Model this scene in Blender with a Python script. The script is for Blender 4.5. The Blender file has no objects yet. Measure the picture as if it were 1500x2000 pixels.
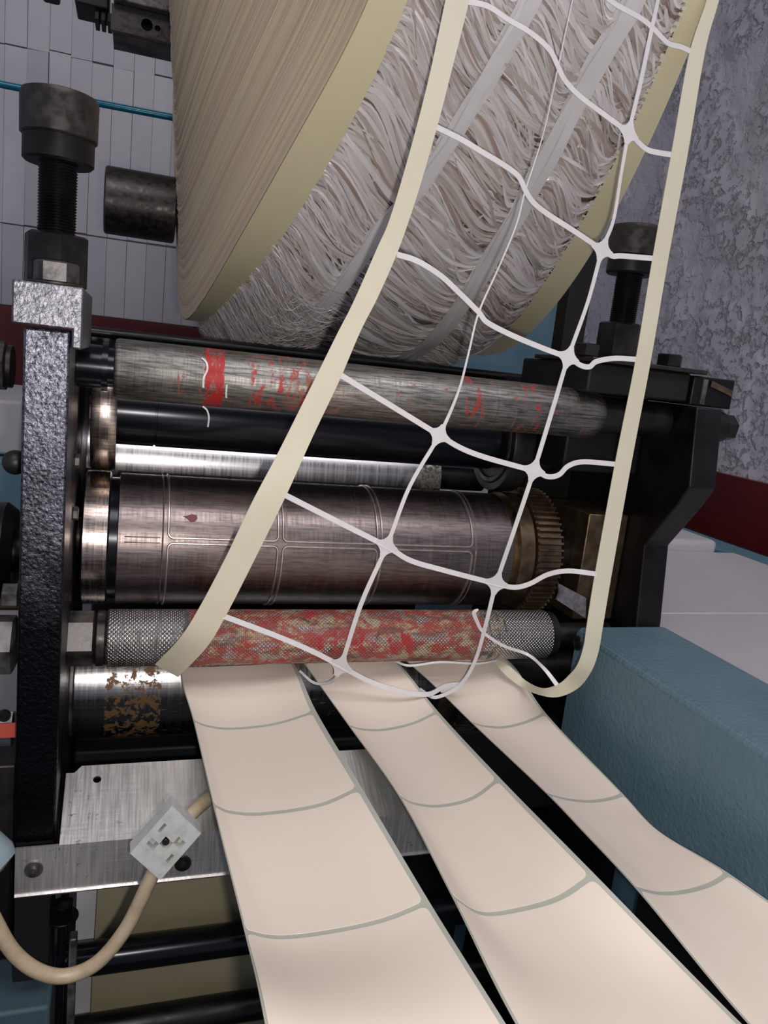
import bpy, math, random
from math import sin, cos, pi, radians, sqrt
from mathutils import Vector, Matrix
random.seed(7)
H = 1.25                                   # height of the camera above the floor; the model is laid out from the lens, then lifted
SC = bpy.context.scene
COL = SC.collection
F0 = 1506.0
AX = Vector((0.94636872, 0.04253343, 0.32027669))
AY = Vector((-0.30462568, -0.21283716, 0.9283876))
AZ = Vector((0.10765429, -0.97616149, -0.18846565))

# ---------------------------------------------------------------- camera
cd = bpy.data.cameras.new('camera'); cam = bpy.data.objects.new('camera', cd); COL.objects.link(cam)
# camera axes in machine space: right / down / forward are the columns of [AX AY AZ]
R_ = Vector((AX[0], AY[0], AZ[0])); D_ = Vector((AX[1], AY[1], AZ[1])); F_ = Vector((AX[2], AY[2], AZ[2]))
m = Matrix((R_, -D_, -F_)).transposed().to_4x4()
cam.matrix_world = Matrix.Translation((0, 0, H)) @ m
cd.sensor_fit = 'VERTICAL'; cd.sensor_height = 24.0; cd.lens = 24.0 * F0 / 2000.0
cd.clip_start = 0.01; cd.clip_end = 50
SC.camera = cam

# ---------------------------------------------------------------- world, lamps, exposure
w = bpy.data.worlds.new('world'); SC.world = w; w.use_nodes = True
w.node_tree.nodes['Background'].inputs[0].default_value = (0.80, 0.82, 1.0, 1)
w.node_tree.nodes['Background'].inputs[1].default_value = 0.16

def lamp(name, kind, loc, energy, color, size=0.1, sy=None, target=None):
    ld = bpy.data.lights.new(name, kind); ld.energy = energy; ld.color = color
    if kind == 'AREA':
        ld.shape = 'RECTANGLE'; ld.size = size; ld.size_y = sy or size
    elif kind == 'POINT': ld.shadow_soft_size = size
    o = bpy.data.objects.new(name, ld); COL.objects.link(o); o.location = (loc[0], loc[1], loc[2] + H)
    if target: o.rotation_euler = (Vector(target) - Vector(loc)).to_track_quat('-Z', 'Y').to_euler()
    return o
fl = R_ * 0.013 + D_ * 0.012
lamp('phone_flash', 'POINT', fl, 1.75, (1.0, 0.93, 0.86), 0.004)
lamp('ceiling_lamp', 'AREA', (0.15, -0.7, 1.7), 12.0, (1.0, 0.95, 0.95), 1.6, 0.7, (0.2, 0.4, -0.1))
SC.view_settings.view_transform = 'Standard'; SC.view_settings.look = 'None'
SC.view_settings.gamma = 1; SC.view_settings.use_curve_mapping = False
SC.view_settings.exposure = 0.85

# ---------------------------------------------------------------- helpers
def ray(u, v):
    p = Vector(((u - 750) / F0, (v - 1000) / F0, 1.0))
    return Vector((p.dot(AX), p.dot(AY), p.dot(AZ)))
def atY(u, v, y): d = ray(u, v); return d * (y / d.y)
def atX(u, v, x): d = ray(u, v); return d * (x / d.x)
def atZ(u, v, z): d = ray(u, v); return d * (z / d.z)

def thing(name, label, cat, loc=(0, 0, 0), group=None):
    o = bpy.data.objects.new(name, None); COL.objects.link(o); o.location = loc
    o.empty_display_size = 0.02
    o['label'] = label; o['category'] = cat
    if group: o['group'] = group
    return o
def tag(o, label, cat, group=None):
    o['label'] = label; o['category'] = cat
    if group: o['group'] = group
    return o
def wpos(o):
    p = Vector(o.location)
    while o.parent: o = o.parent; p += Vector(o.location)
    return p
def obj(name, VF, mat, parent=None, sharp=35, uv=None, bevel=0, label=None, kind=None, base=None):
    """link one mesh (vertices in machine space) as an object whose origin is its base or its parent's"""
    V, F = VF[0], VF[1]
    if len(VF) > 2: uv = VF[2]
    if parent is not None: off = wpos(parent)
    elif base is not None: off = Vector(base)
    else:
        n = len(V); xs = [p[0] for p in V]; ys = [p[1] for p in V]; zs = [p[2] for p in V]
        off = Vector(((min(xs) + max(xs)) / 2, (min(ys) + max(ys)) / 2, min(zs)))
    me = bpy.data.meshes.new(name)
    me.from_pydata([(p[0] - off.x, p[1] - off.y, p[2] - off.z) for p in V], [], F)
    if uv:
        l = me.uv_layers.new(name='UVMap')
        for poly in me.polygons:
            for k, li in enumerate(poly.loop_indices):
                l.data[li].uv = uv[poly.vertices[k]]
    me.shade_smooth(); me.set_sharp_from_angle(angle=radians(sharp))
    me.materials.append(mat)
    o = bpy.data.objects.new(name, me); COL.objects.link(o)
    if parent is not None: o.parent = parent
    else: o.location = off
    if bevel:
        b = o.modifiers.new('bevel', 'BEVEL'); b.width = bevel; b.segments = 2; b.limit_method = 'ANGLE'; b.angle_limit = radians(40)
    if label: o['label'] = label
    if kind: o['kind'] = kind
    return o
def join(*parts):
    V = []; F = []; U = []
    for p in parts:
        n = len(V); V += list(p[0]); F += [tuple(i + n for i in f) for f in p[1]]
        U += list(p[2]) if len(p) > 2 else [(0, 0)] * len(p[0])
    return V, F, U
def box(a, b):
    x0, y0, z0 = a; x1, y1, z1 = b
    V = [(x, y, z) for z in (z0, z1) for y in (y0, y1) for x in (x0, x1)]
    return V, [(0, 2, 3, 1), (4, 5, 7, 6), (0, 1, 5, 4), (2, 6, 7, 3), (0, 4, 6, 2), (1, 3, 7, 5)]
def basis(axis):
    a = Vector(axis).normalized()
    t = Vector((0, 0, 1)) if abs(a.z) < 0.9 else Vector((0, 1, 0))
    e1 = (t - a * t.dot(a)).normalized(); e2 = a.cross(e1)
    return a, e1, e2
def lathe(prof, o, axis=(1, 0, 0), n=64, rot=0.0, capped=True):
    """profile (s, r) turned about an axis through o; UV = (metres along, metres around)"""
    a, e1, e2 = basis(axis); o = Vector(o); V = []; F = []; U = []
    rm = max(r for _, r in prof)
    for s, r in prof:
        for j in range(n + 1):
            t = 2 * pi * j / n + rot
            V.append(o + a * s + (e1 * cos(t) + e2 * sin(t)) * r); U.append((s, 2 * pi * j / n * rm))
    for i in range(len(prof) - 1):
        for j in range(n):
            p = i * (n + 1) + j; F.append((p, p + 1, p + n + 2, p + n + 1))
    if capped:
        for i in (0, len(prof) - 1):
            if prof[i][1] > 1e-5:
                k = len(V); V.append(o + a * prof[i][0]); U.append((prof[i][0], 0))
                for j in range(n):
                    p = i * (n + 1) + j
                    F.append((k, p, p + 1) if i else (k, p + 1, p))
    return V, F, U
def cyl(x0, x1, r, o, axis=(1, 0, 0), n=64, ch=0.0008):
    return lathe([(x0, r - ch), (x0 + ch, r), (x1 - ch, r), (x1, r - ch)], o, axis, n)
def hexa(s0, s1, r, o, axis, rot=0.0, ch=0.12):
    c = r * ch
    return lathe([(s0, r * (1 - ch)), (s0 + c * .6, r), (s1 - c * .6, r), (s1, r * (1 - ch))], o, axis, 6, rot)
def washer(s0, s1, r, o, axis): return cyl(s0, s1, r, o, axis, 32, 0.0003)
def thread(z0, z1, r, pitch, o, n=40):
    V = []; F = []; o = Vector(o); turns = int((z1 - z0) / pitch); d = r * 0.085
    for k in range(turns * n + 1):
        t = 2 * pi * k / n; z = z0 + pitch * k / n
        for q, (rr, dz) in enumerate(((r - d, 0), (r, pitch * .5), (r - d, pitch))):
            V.append(o + Vector((cos(t) * rr, sin(t) * rr, z + dz)))
    for k in range(turns * n):
        for q in range(2): p = k * 3 + q; F.append((p, p + 3, p + 4, p + 1))
    return V, F
def prism(poly, axis, a, b):
    """polygon of 2-tuples extruded along axis 'x' (y,z), 'y' (x,z) or 'z' (x,y)"""
    f = {'x': lambda p, s: (s, p[0], p[1]), 'y': lambda p, s: (p[0], s, p[1]), 'z': lambda p, s: (p[0], p[1], s)}[axis]
    n = len(poly); V = [f(p, a) for p in poly] + [f(p, b) for p in poly]
    F = [tuple(range(n))[::-1], tuple(range(n, 2 * n))] + [(i, (i + 1) % n, n + (i + 1) % n, n + i) for i in range(n)]
    return V, F
def spline(P, n):
    """Catmull-Rom through P, n samples a span"""
    P = [Vector(p) for p in P]; Q = [P[0] * 2 - P[1]] + P + [P[-1] * 2 - P[-2]]; out = []
    for i in range(1, len(Q) - 2):
        for k in range(n):
            t = k / n; a, b, c, d = Q[i - 1], Q[i], Q[i + 1], Q[i + 2]
            out.append(0.5 * ((2 * b) + (c - a) * t + (2 * a - 5 * b + 4 * c - d) * t * t + (3 * b - a - 3 * c + d) * t ** 3))
    out.append(P[-1].copy()); return out
def tube(P, r, n=12, sub=6, cap=True):
    C = spline(P, sub) if sub > 1 else [Vector(p) for p in P]; V = []; F = []; U = []
    up = Vector((0.13, 0.2, 1)); L = 0
    for i, c in enumerate(C):
        t = (C[min(i + 1, len(C) - 1)] - C[max(i - 1, 0)]).normalized()
        e1 = (up - t * up.dot(t)).normalized(); up = e1; e2 = t.cross(e1)
        if i: L += (c - C[i - 1]).length
        for j in range(n):
            q = 2 * pi * j / n; V.append(c + (e1 * cos(q) + e2 * sin(q)) * r); U.append((L, q * r))
    for i in range(len(C) - 1):
        for j in range(n):
            F.append((i * n + j, i * n + (j + 1) % n, (i + 1) * n + (j + 1) % n, (i + 1) * n + j))
    if cap: F += [tuple(range(n))[::-1], tuple(range((len(C) - 1) * n, len(C) * n))]
    return V, F, U
def slab(A, B, th, nrm=None):
    """ribbon between two edge curves with real thickness; UV along and across"""
    V = []; F = []; U = []; L = 0; n = len(A)
    for i in range(n):
        t = (A[min(i + 1, n - 1)] - A[max(i - 1, 0)]); s = (B[i] - A[i]); k = t.cross(s)
        k = k.normalized() if k.length > 1e-12 else Vector((0, 1, 0))
        k *= th * .5
        if i: L += (A[i] - A[i - 1]).length
        V += [A[i] + k, B[i] + k, B[i] - k, A[i] - k]; U += [(L, 0), (L, s.length), (L, s.length), (L, 0)]
    for i in range(n - 1):
        for j in range(4):
            F.append((i * 4 + j, i * 4 + (j + 1) % 4, i * 4 + 4 + (j + 1) % 4, i * 4 + 4 + j))
    F += [(3, 2, 1, 0), (n * 4 - 4, n * 4 - 3, n * 4 - 2, n * 4 - 1)]
    return V, F, U
def ribbon(C, wd, th, face=(0, -1, 0.15)):
    """ribbon along C, width list or number, its flat side towards face"""
    C = [Vector(c) for c in C]; n = len(C); A = []; B = []; f0 = face
    for i in range(n):
        t = (C[min(i + 1, n - 1)] - C[max(i - 1, 0)]).normalized()
        fc = Vector(f0[i] if isinstance(f0, list) else f0)
        s = t.cross(fc).normalized(); ww = wd[i] if isinstance(wd, list) else wd
        A.append(C[i] - s * ww / 2); B.append(C[i] + s * ww / 2)
    return slab(A, B, th)

# ---------------------------------------------------------------- materials
class NT:
    def __init__(s, name):
        s.m = bpy.data.materials.new(name); s.m.use_nodes = True; s.t = s.m.node_tree
        s.b = s.t.nodes['Principled BSDF']
    def n(s, typ, **kw):
        x = s.t.nodes.new(typ)
        for k, v in kw.items():
            if k.startswith('i_'):
                key = k[2:]; key = int(key) if key.isdigit() else key.replace('_', ' ')
                s.put(x.inputs[key], v)
            else: setattr(x, k, v)
        return x
    def put(s, sock, v):
        if isinstance(v, bpy.types.NodeSocket): s.t.links.new(v, sock)
        elif isinstance(v, (tuple, list)) and len(v) == 3 and sock.type == 'RGBA': sock.default_value = (*v, 1)
        else: sock.default_value = v
    def set(s, **kw):
        for k, v in kw.items(): s.put(s.b.inputs[k.replace('_', ' ')], v)
    def coord(s, kind='Object', scale=(1, 1, 1), rot=(0, 0, 0)):
        c = s.n('ShaderNodeTexCoord'); mp = s.n('ShaderNodeMapping')
        s.t.links.new(c.outputs[kind], mp.inputs[0]); mp.inputs['Scale'].default_value = scale; mp.inputs['Rotation'].default_value = rot
        return mp.outputs[0]
    def noise(s, vec, scale, detail=3, rough=.55, dist=0):
        x = s.n('ShaderNodeTexNoise'); s.put(x.inputs['Vector'], vec); x.inputs['Scale'].default_value = scale
        x.inputs['Detail'].default_value = detail; x.inputs['Roughness'].default_value = rough; x.inputs['Distortion'].default_value = dist
        return x.outputs['Fac']
    def vor(s, vec, scale, feature='F1', out='Distance'):
        x = s.n('ShaderNodeTexVoronoi'); x.feature = feature; s.put(x.inputs['Vector'], vec); x.inputs['Scale'].default_value = scale
        return x.outputs[out]
    def ramp(s, fac, stops, interp='LINEAR'):
        x = s.n('ShaderNodeValToRGB'); s.put(x.inputs[0], fac); r = x.color_ramp; r.interpolation = interp
        while len(r.elements) < len(stops): r.elements.new(0.5)
        for e, (p, c) in zip(r.elements, stops):
            e.position = p; e.color = (*c, 1) if isinstance(c, (tuple, list)) else (c, c, c, 1)
        return x.outputs[0]
    def mix(s, f, a, b, mode='MIX'):
        x = s.n('ShaderNodeMix'); x.data_type = 'RGBA'; x.blend_type = mode
        s.put(x.inputs[0], f); s.put(x.inputs[6], a if not isinstance(a, (int, float)) else (a, a, a)); s.put(x.inputs[7], b if not isinstance(b, (int, float)) else (b, b, b)); return x.outputs[2]
    def math(s, op, a, b=0.0, c=None):
        x = s.n('ShaderNodeMath'); x.operation = op; s.put(x.inputs[0], a); s.put(x.inputs[1], b)
        if c is not None: s.put(x.inputs[2], c)
        return x.outputs[0]
    def sep(s, vec):
        x = s.n('ShaderNodeSeparateXYZ'); s.put(x.inputs[0], vec); return x.outputs
    def bump(s, h, strength=.3, dist=.001):
        x = s.n('ShaderNodeBump'); s.put(x.inputs['Height'], h); x.inputs['Strength'].default_value = strength; x.inputs['Distance'].default_value = dist
        s.t.links.new(x.outputs[0], s.b.inputs['Normal']); return x
def mat(name, c1, c2=None, scale=60, metal=0, rough=.5, bump=0, bscale=None, bdist=.0005, stretch=(1, 1, 1), lo=.35, hi=.65, spec=None, rr=0, detail=4):
    t = NT(name); v = t.coord('Object', stretch); n = t.noise(v, scale, detail)
    t.set(Base_Color=t.ramp(n, [(lo, c1), (hi, c2 or c1)]), Metallic=metal)
    t.set(Roughness=t.ramp(n, [(lo, max(0, rough - rr)), (hi, min(1, rough + rr))]) if rr else rough)
    if bump: t.bump(t.noise(v, bscale or scale * 3, 3), bump, bdist)
    if spec is not None: t.set(Specular_IOR_Level=spec)
    return t.m
M = {}
M['black'] = mat('black_oiled_steel', (.0025, .0025, .003), (.008, .0075, .0085), 40, .3, .42, .25, 300, .0003, rr=.1)
M['black_matt'] = mat('black_paint', (.0018, .0018, .002), (.0045, .0045, .005), 25, 0, .6, .15, 200, .0003)
M['dark_steel'] = mat('dark_steel', (.018, .017, .018), (.038, .035, .036), 60, .7, .42, .2, 400, .0002, rr=.1)
M['gunmetal'] = mat('gunmetal', (.045, .042, .041), (.075, .068, .064), 200, .8, .42, .25, 500, .0002, rr=.12)
M['nut'] = mat('worn_nut_steel', (.07, .068, .07), (.22, .21, .21), 110, .8, .46, .3, 400, .0003, rr=.1)
M['steel'] = mat('bright_steel', (.45, .44, .46), (.68, .67, .70), 120, 1, .26, .1, 900, .0001, stretch=(.15, 1, 1), rr=.08)
M['blueblack'] = mat('blued_shaft_steel', (.010, .011, .016), (.016, .018, .026), 50, .6, .22, 0, 300, .0002, stretch=(.1, 1, 1))
M['red_paint'] = mat('red_wall_paint', (.085, .003, .005), (.115, .005, .008), 6, 0, .55, .15, 60, .001)
M['plaster_grey'] = mat('grey_paint', (.42, .41, .44), (.50, .49, .52), 5, 0, .6, .1, 80, .0005)
M['blue_bg'] = mat('blue_machine_paint', (.10, .20, .27), (.12, .235, .31), 8, 0, .5, .1, 120, .0004)
M['blue_dark'] = mat('dull_dark_blue_paint', (.045, .085, .11), (.06, .105, .135), 8, 0, .6, .1, 120, .0004)
M['brown'] = mat('brown_cardboard', (.10, .06, .035), (.15, .09, .05), 30, 0, .8)
M['whiteboard'] = mat('white_painted_board', (.47, .46, .49), (.55, .54, .57), 4, 0, .5, .15, 30, .0006, detail=6)
M['floor'] = mat('dark_oily_concrete', (.02, .02, .021), (.04, .04, .04), 4, 0, .8, .2, 60, .001)
M['ceiling'] = mat('ceiling_paint', (.55, .55, .57), (.6, .6, .62), 3, 0, .8)
M['olive'] = mat('kraft_liner_paper', (.30, .27, .17), (.34, .31, .20), 12, 0, .65)
M['white_paper'] = mat('white_sheet', (.60, .60, .66), (.66, .66, .72), 12, 0, .6)
M['cable'] = mat('beige_cable_sheath', (.34, .26, .17), (.46, .37, .26), 120, 0, .42, .15, 300, .0003, lo=.25, hi=.6)
M['clip'] = mat('pale_grey_plastic', (.40, .43, .42), (.52, .55, .53), 160, 0, .5, .25, 300, .0003, lo=.3, hi=.55)
M['hose'] = mat('blue_air_hose', (.0, .17, .27), None, 30, 0, .18)
M['rubber'] = mat('black_rubber', (.012, .012, .013), None, 30, 0, .45)
M['brass'] = mat('oily_bronze', (.10, .07, .045), (.22, .16, .10), 90, .85, .38, .2, 400, .0002)
M['orange'] = mat('red_sticker', (.45, .07, .045), None, 30, 0, .5)
M['knob_blue'] = mat('pale_blue_knob', (.22, .28, .32), None, 30, 0, .4)

def m_tile():
    t = NT('white_tile'); g = t.n('ShaderNodeObjectInfo'); v = t.coord('Object'); n = t.noise(v, 9, 5)
    c = t.ramp(g.outputs['Random'], [(0, (.43, .42, .47)), (1, (.51, .50, .55))])
    t.set(Base_Color=t.mix(t.ramp(n, [(.45, 0), (.75, .25)]), c, (.40, .38, .42)), Roughness=.5)
    t.bump(t.noise(v, 70, 3), .15, .001); return t.m
M['tile'] = m_tile()
M['scrap'] = mat('mottled_grey_plate', (.10, .10, .11), (.20, .195, .22), 200, 0, .5, .3, 300, .0004)
M['grout'] = mat('tile_joint', (.30, .29, .33), (.36, .35, .39), 30, 0, .8)
def m_stucco():
    t = NT('lavender_stucco'); v = t.coord('Object'); a = t.noise(v, 62, 6, .62, .2); b = t.noise(v, 8, 2); c = t.noise(v, 25, 2)
    t.set(Base_Color=t.ramp(t.noise(v, 2.5, 3), [(.35, (.56, .56, .64)), (.65, (.62, .62, .70))]), Roughness=.75)
    gate = t.ramp(b, [(.42, .12), (.58, 1)])
    h = t.math('MULTIPLY', t.ramp(a, [(.38, 0), (.50, 1)]), gate)
    t.bump(t.math('ADD', h, t.math('MULTIPLY', c, .4)), .85, .007); return t.m
M['stucco'] = m_stucco()
def m_hammer(name, c1, c2, sc, rough, metal=.9, fade=None):
    t = NT(name); v = t.coord('Object'); n = t.vor(v, sc, 'SMOOTH_F1'); n2 = t.noise(v, sc * 2.2, 3); 
    col = t.ramp(t.noise(v, sc * 1.3, 4, .7), [(.38, c1), (.66, c2)])
    if fade:   # silvery metal on the upper end, fading to near black on the lower end
        z = t.math('ADD', t.math('MULTIPLY', t.sep(t.coord('Object'))[2], 7.0), t.math('MULTIPLY', t.noise(v, 45, 4), .9))
        col = t.mix(t.ramp(t.math('DIVIDE', t.math('SUBTRACT', z, fade[0]), fade[1] - fade[0]), [(0, 0), (1, 1)]), (.008, .008, .011), col)
    t.set(Base_Color=col, Metallic=metal, Roughness=rough)
    t.bump(t.math('ADD', n, n2), .5, .0006); return t.m
M['hammer_post'] = m_hammer('hammered_post_steel', (.05, .052, .07), (.34, .35, .42), 520, .33, fade=(1.95, 3.1))
M['hammer_block'] = m_hammer('scaled_block_steel', (.13, .135, .15), (.28, .285, .32), 380, .40)
def m_bluecover():
    t = NT('textured_teal_cover_paint'); v = t.coord('Object'); n = t.noise(v, 330, 3, .5)
    t.set(Base_Color=t.ramp(t.noise(v, 25, 4), [(.3, (.105, .185, .235)), (.7, (.125, .21, .262))]), Roughness=.42)
    t.bump(n, .55, .0011); return t.m
M['bluecover'] = m_bluecover()
def m_plate():
    t = NT('scratched_aluminium'); v = t.coord('Object'); s1 = t.noise(t.coord('Object', (300, 14, 14), (0, 0, .4)), 3, 3, .6); s2 = t.noise(t.coord('Object', (12, 12, 320), (0, .3, 0)), 3, 3, .6)
    n = t.noise(v, 22, 5); sp = t.noise(v, 260, 4, .7)
    col = t.mix(t.math('MULTIPLY', t.ramp(sp, [(.60, 0), (.68, 1)]), t.ramp(n, [(.5, 0), (.6, .8)])), t.ramp(n, [(.3, (.60, .59, .58)), (.7, (.82, .81, .79))]), (.14, .13, .12))
    t.set(Base_Color=col, Metallic=.92, Roughness=t.ramp(s1, [(.3, .33), (.7, .52)]))
    t.bump(t.math('ADD', s1, s2), .35, .0002); return t.m
M['plate'] = m_plate()

def cylinder_mat(name, base1, base2, rough=.3, streak=1.0, splash=None, knurl=False, worn=None, ends=None, bumpy=.15):
    """turned-metal surface in cylinder coordinates: u metres along the axis, v metres around"""
    t = NT(name); uv = t.coord('UV'); U, Vv, _ = t.sep(uv)
    st = t.noise(t.coord('UV', (9, 420, 1)), 1.6, 4, .65)        # streaks along the axis
    rg = t.noise(t.coord('UV', (420, 6, 1)), 1.5, 3, .6)         # fine turning rings
    col = t.ramp(st, [(.35, base1), (.65, base2)])
    metal = 1.0; h = t.math('ADD', st, t.math('MULTIPLY', rg, .5)); r = t.ramp(rg, [(.3, rough - .06), (.7, rough + .1)])
    if worn:
        wn = t.noise(t.coord('UV', (55, 600, 1)), 1.0, 5, .7); col = t.mix(t.ramp(wn, [(.47, 0), (.60, 1)]), col, worn)
    if splash:
        for (c, scl, lo, hi, u0, u1) in splash:
            mk = t.ramp(t.noise(t.coord('UV', (scl[0], scl[1], 1)), 1.0, 5, .72, .3), [(lo, 0), (hi, 1)])
            win = t.math('MULTIPLY', t.math('GREATER_THAN', t.math('ADD', U, t.math('MULTIPLY', st, .006)), u0), t.math('LESS_THAN', U, u1))
            col = t.mix(t.math('MULTIPLY', mk, win), col, c)
            metal = t.math('MULTIPLY', t.math('SUBTRACT', 1.0, t.math('MULTIPLY', t.math('MULTIPLY', mk, win), .9)), metal) if True else metal
            r = t.mix(t.math('MULTIPLY', mk, win), r, .5)
    if knurl:
        k = 2 * pi / .0024
        a = t.math('SINE', t.math('MULTIPLY', t.math('ADD', U, Vv), k)); b = t.math('SINE', t.math('MULTIPLY', t.math('SUBTRACT', U, Vv), k))
        kn = t.math('MULTIPLY', t.math('ADD', a, 1), t.math('ADD', b, 1)); kn2 = t.math('MULTIPLY', kn, .25)
        col = t.mix(t.ramp(kn2, [(.10, .62), (.45, 0)]), col, (.05, .035, .03)); h = t.math('MULTIPLY', kn2, 1.0)
        t.bump(h, .9, .0006)
    else: t.bump(h, bumpy, .0003)
    t.set(Base_Color=col, Metallic=metal, Roughness=r); return t.m
M['wood_roller'] = cylinder_mat('ink_stained_idler_roller', (.19, .19, .18), (.40, .40, .37), .46, worn=(.13, .125, .12),
    splash=[((.42, .02, .02), (260, 70), .42, .50, .0500, .0575), ((.34, .05, .04), (160, 200), .60, .66, .02, .30), ((.30, .10, .08), (380, 50), .62, .66, .03, .30), ((.40, .04, .03), (200, 120), .53, .60, .075, .105), ((.40, .04, .03), (300, 60), .53, .58, .205, .215), ((.42, .03, .02), (220, 140), .55, .60, .245, .256), ((.30, .10, .06), (120, 60), .55, .66, .095, .13)], bumpy=.5)
M['knurled'] = cylinder_mat('knurled_roller_skin', (.55, .54, .54), (.80, .79, .78), .34, knurl=True,
    splash=[((.56, .10, .08), (60, 110), .37, .50, .048, .236), ((.66, .54, .34), (80, 130), .50, .60, .060, .25), ((.20, .12, .09), (50, 190), .52, .64, .050, .25), ((.62, .03, .04), (70, 60), .56, .62, .042, .238),
            ((.10, .07, .05), (110, 150), .60, .68, .05, .25), ((.12, .14, .17), (190, 25), .50, .60, .0, .05), ((.07, .07, .07), (240, 60), .52, .60, .238, .252)])
M['die'] = cylinder_mat('die_cylinder_steel', (.22, .185, .18), (.30, .255, .25), .38, worn=(.17, .14, .135), bumpy=.15)
M['ridge'] = mat('polished_cutting_edge', (.50, .44, .42), (.66, .60, .58), 200, .9, .38)
M['bearer'] = cylinder_mat('bearer_ring_steel', (.42, .35, .32), (.64, .55, .51), .24, worn=(.30, .25, .23))
M['anvil'] = cylinder_mat('anvil_steel', (.28, .28, .29), (.42, .41, .42), .24,
    splash=[((.20, .10, .035), (160, 160), .50, .54, .022, .052), ((.05, .05, .05), (70, 260), .60, .68, .05, .30)])
M['silver'] = cylinder_mat('silver_roller_steel', (.60, .60, .64), (.80, .80, .84), .32,
    splash=[((.10, .08, .05), (300, 300), .46, .52, .265, .40)])

def m_labelpaper():
    t = NT('blush_label_paper'); v = t.coord('Object'); n = t.noise(v, 14, 3); sp = t.noise(v, 700, 2)
    c = t.ramp(n, [(.3, (.74, .655, .575)), (.7, (.77, .685, .605))]); c = t.mix(t.ramp(t.noise(v, 130, 3, .6), [(.765, 0), (.79, .5)]), c, (.35, .27, .2))
    t.set(Base_Color=c, Roughness=.55, Specular_IOR_Level=.3); t.bump(sp, .06, .0002); return t.m
M['label'] = m_labelpaper()
M['liner'] = mat('grey_green_liner', (.40, .42, .37), (.44, .46, .41), 30, 0, .45)
def m_yellow():
    t = NT('yellow_edge_paper'); U, Vv, _ = t.sep(t.coord('UV'))
    c = t.ramp(t.noise(t.coord('UV', (4, 4, 1)), 2, 3), [(.3, (.76, .70, .45)), (.7, (.80, .74, .49))])
    t.set(Base_Color=c, Roughness=.55); t.bump(t.noise(t.coord('UV', (900, 5, 1)), 1, 2), .25, .0004); return t.m
M['rim'] = m_yellow()
def m_flank():
    t = NT('wound_paper_edge'); uv = t.coord('UV', (1, 1, 1)); U, Vv, _ = t.sep(uv)          # u = radius, v = angle
    a = t.noise(t.coord('UV', (1500, .5, 1)), 1, 3, .7); b = t.noise(t.coord('UV', (420, .3, 1)), 1, 2); c2 = t.noise(t.coord('UV', (60, .3, 1)), 1, 2)
    col = t.ramp(a, [(.32, (.58, .46, .28)), (.58, (.86, .74, .49))]); col = t.mix(t.ramp(b, [(.38, .55), (.55, 0)]), col, (.42, .31, .20))
    col = t.mix(t.ramp(c2, [(.4, .35), (.6, 0)]), col, (.66, .50, .40))
    t.set(Base_Color=col, Roughness=.7); t.bump(t.math('ADD', a, b), .6, .0008); return t.m
M['flank'] = m_flank()
def m_strand():
    t = NT('glossy_white_strand'); g = t.n('ShaderNodeNewGeometry').outputs['Random Per Island']
    t.set(Base_Color=t.ramp(g, [(0, (.40, .30, .26)), (.10, (.58, .50, .46)), (.25, (.72, .67, .65)), (.6, (.80, .77, .77)), (1, (.88, .87, .88))]),
          Roughness=.22, Specular_IOR_Level=.6)
    return t.m
M['strand'] = m_strand()
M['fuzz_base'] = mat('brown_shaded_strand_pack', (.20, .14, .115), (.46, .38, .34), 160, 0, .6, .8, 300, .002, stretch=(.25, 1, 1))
M['film'] = mat('clear_strand_band', (.76, .75, .76), (.82, .81, .83), 40, 0, .25)
M['net_white'] = mat('white_matrix_strand', (.70, .69, .70), (.76, .75, .76), 90, 0, .3)
M['net_edge'] = mat('cream_matrix_edge', (.68, .645, .50), (.71, .675, .53), 25, 0, .5)

# ================================================================ SETTING
YB, XR = 1.60, 0.85
def struct(name, VF, mt, **k): return obj(name, VF, mt, kind='structure', **k)
struct('floor', box((-2.5, -2.0, -H - .05), (XR + .1, YB + .1, -H)), M['floor'])
struct('ceiling', box((-2.5, -2.0, 2.0), (XR + .1, YB + .1, 2.05)), M['ceiling'])
wb = struct('wall_back', box((-2.5, YB, -H), (XR + .1, YB + .1, 2.0)), M['grout'])
struct('wall_right', box((XR, -2.0, -H), (XR + .1, YB, 2.0)), M['stucco'])
struct('baseboard_back', box((-2.5, YB - .030, -.134), (XR - .001, YB - .001, .028)), M['red_paint'])
struct('baseboard_right', box((XR - .012, -2.0, -.205), (XR - .001, YB - .031, -.106)), M['red_paint'])
struct('trim_back', box((-2.5, YB - .020, -H), (XR - .001, YB - .001, -.136)), M['plaster_grey'])
# tiles: one shared mesh, slightly uneven
tv, tf = box((-.01725, -.006, 0), (.01725, 0, .2905)); tm = None
k = 0
for r in range(5):
    for c in range(-14, 33):
        x = c * .0352 + .003; z = .030 + (.107 * 1.6 - .145 if False else 0) + (-.146 if r == 0 else 0)
        z = .171 + .0065 * random.random() + (r - 1) * .2925
        if r == 0:
            if tm and 'short' not in globals(): pass
        if tm is None:
            o = obj('tile', (tv, tf), M['tile'], wb, bevel=0); tm = o.data
        else:
            o = bpy.data.objects.new('tile', tm); COL.objects.link(o); o.parent = wb
        p = Vector((x, YB - .0005 - .0015 * random.random(), z)) - wpos(wb)
        o.location = p if o.data is tm else p
        o.rotation_euler = (0, random.uniform(-.002, .002), random.uniform(-.05, .05))
        if r == 0: o.scale = (1, 1, (.171 - .030) / .2925); o.location.z = .030 - wpos(wb).z
# the first tile's mesh was shifted by the wall's origin: put it back to its own origin
for v_, p_ in zip(tm.vertices, tv): v_.co = p_

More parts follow.
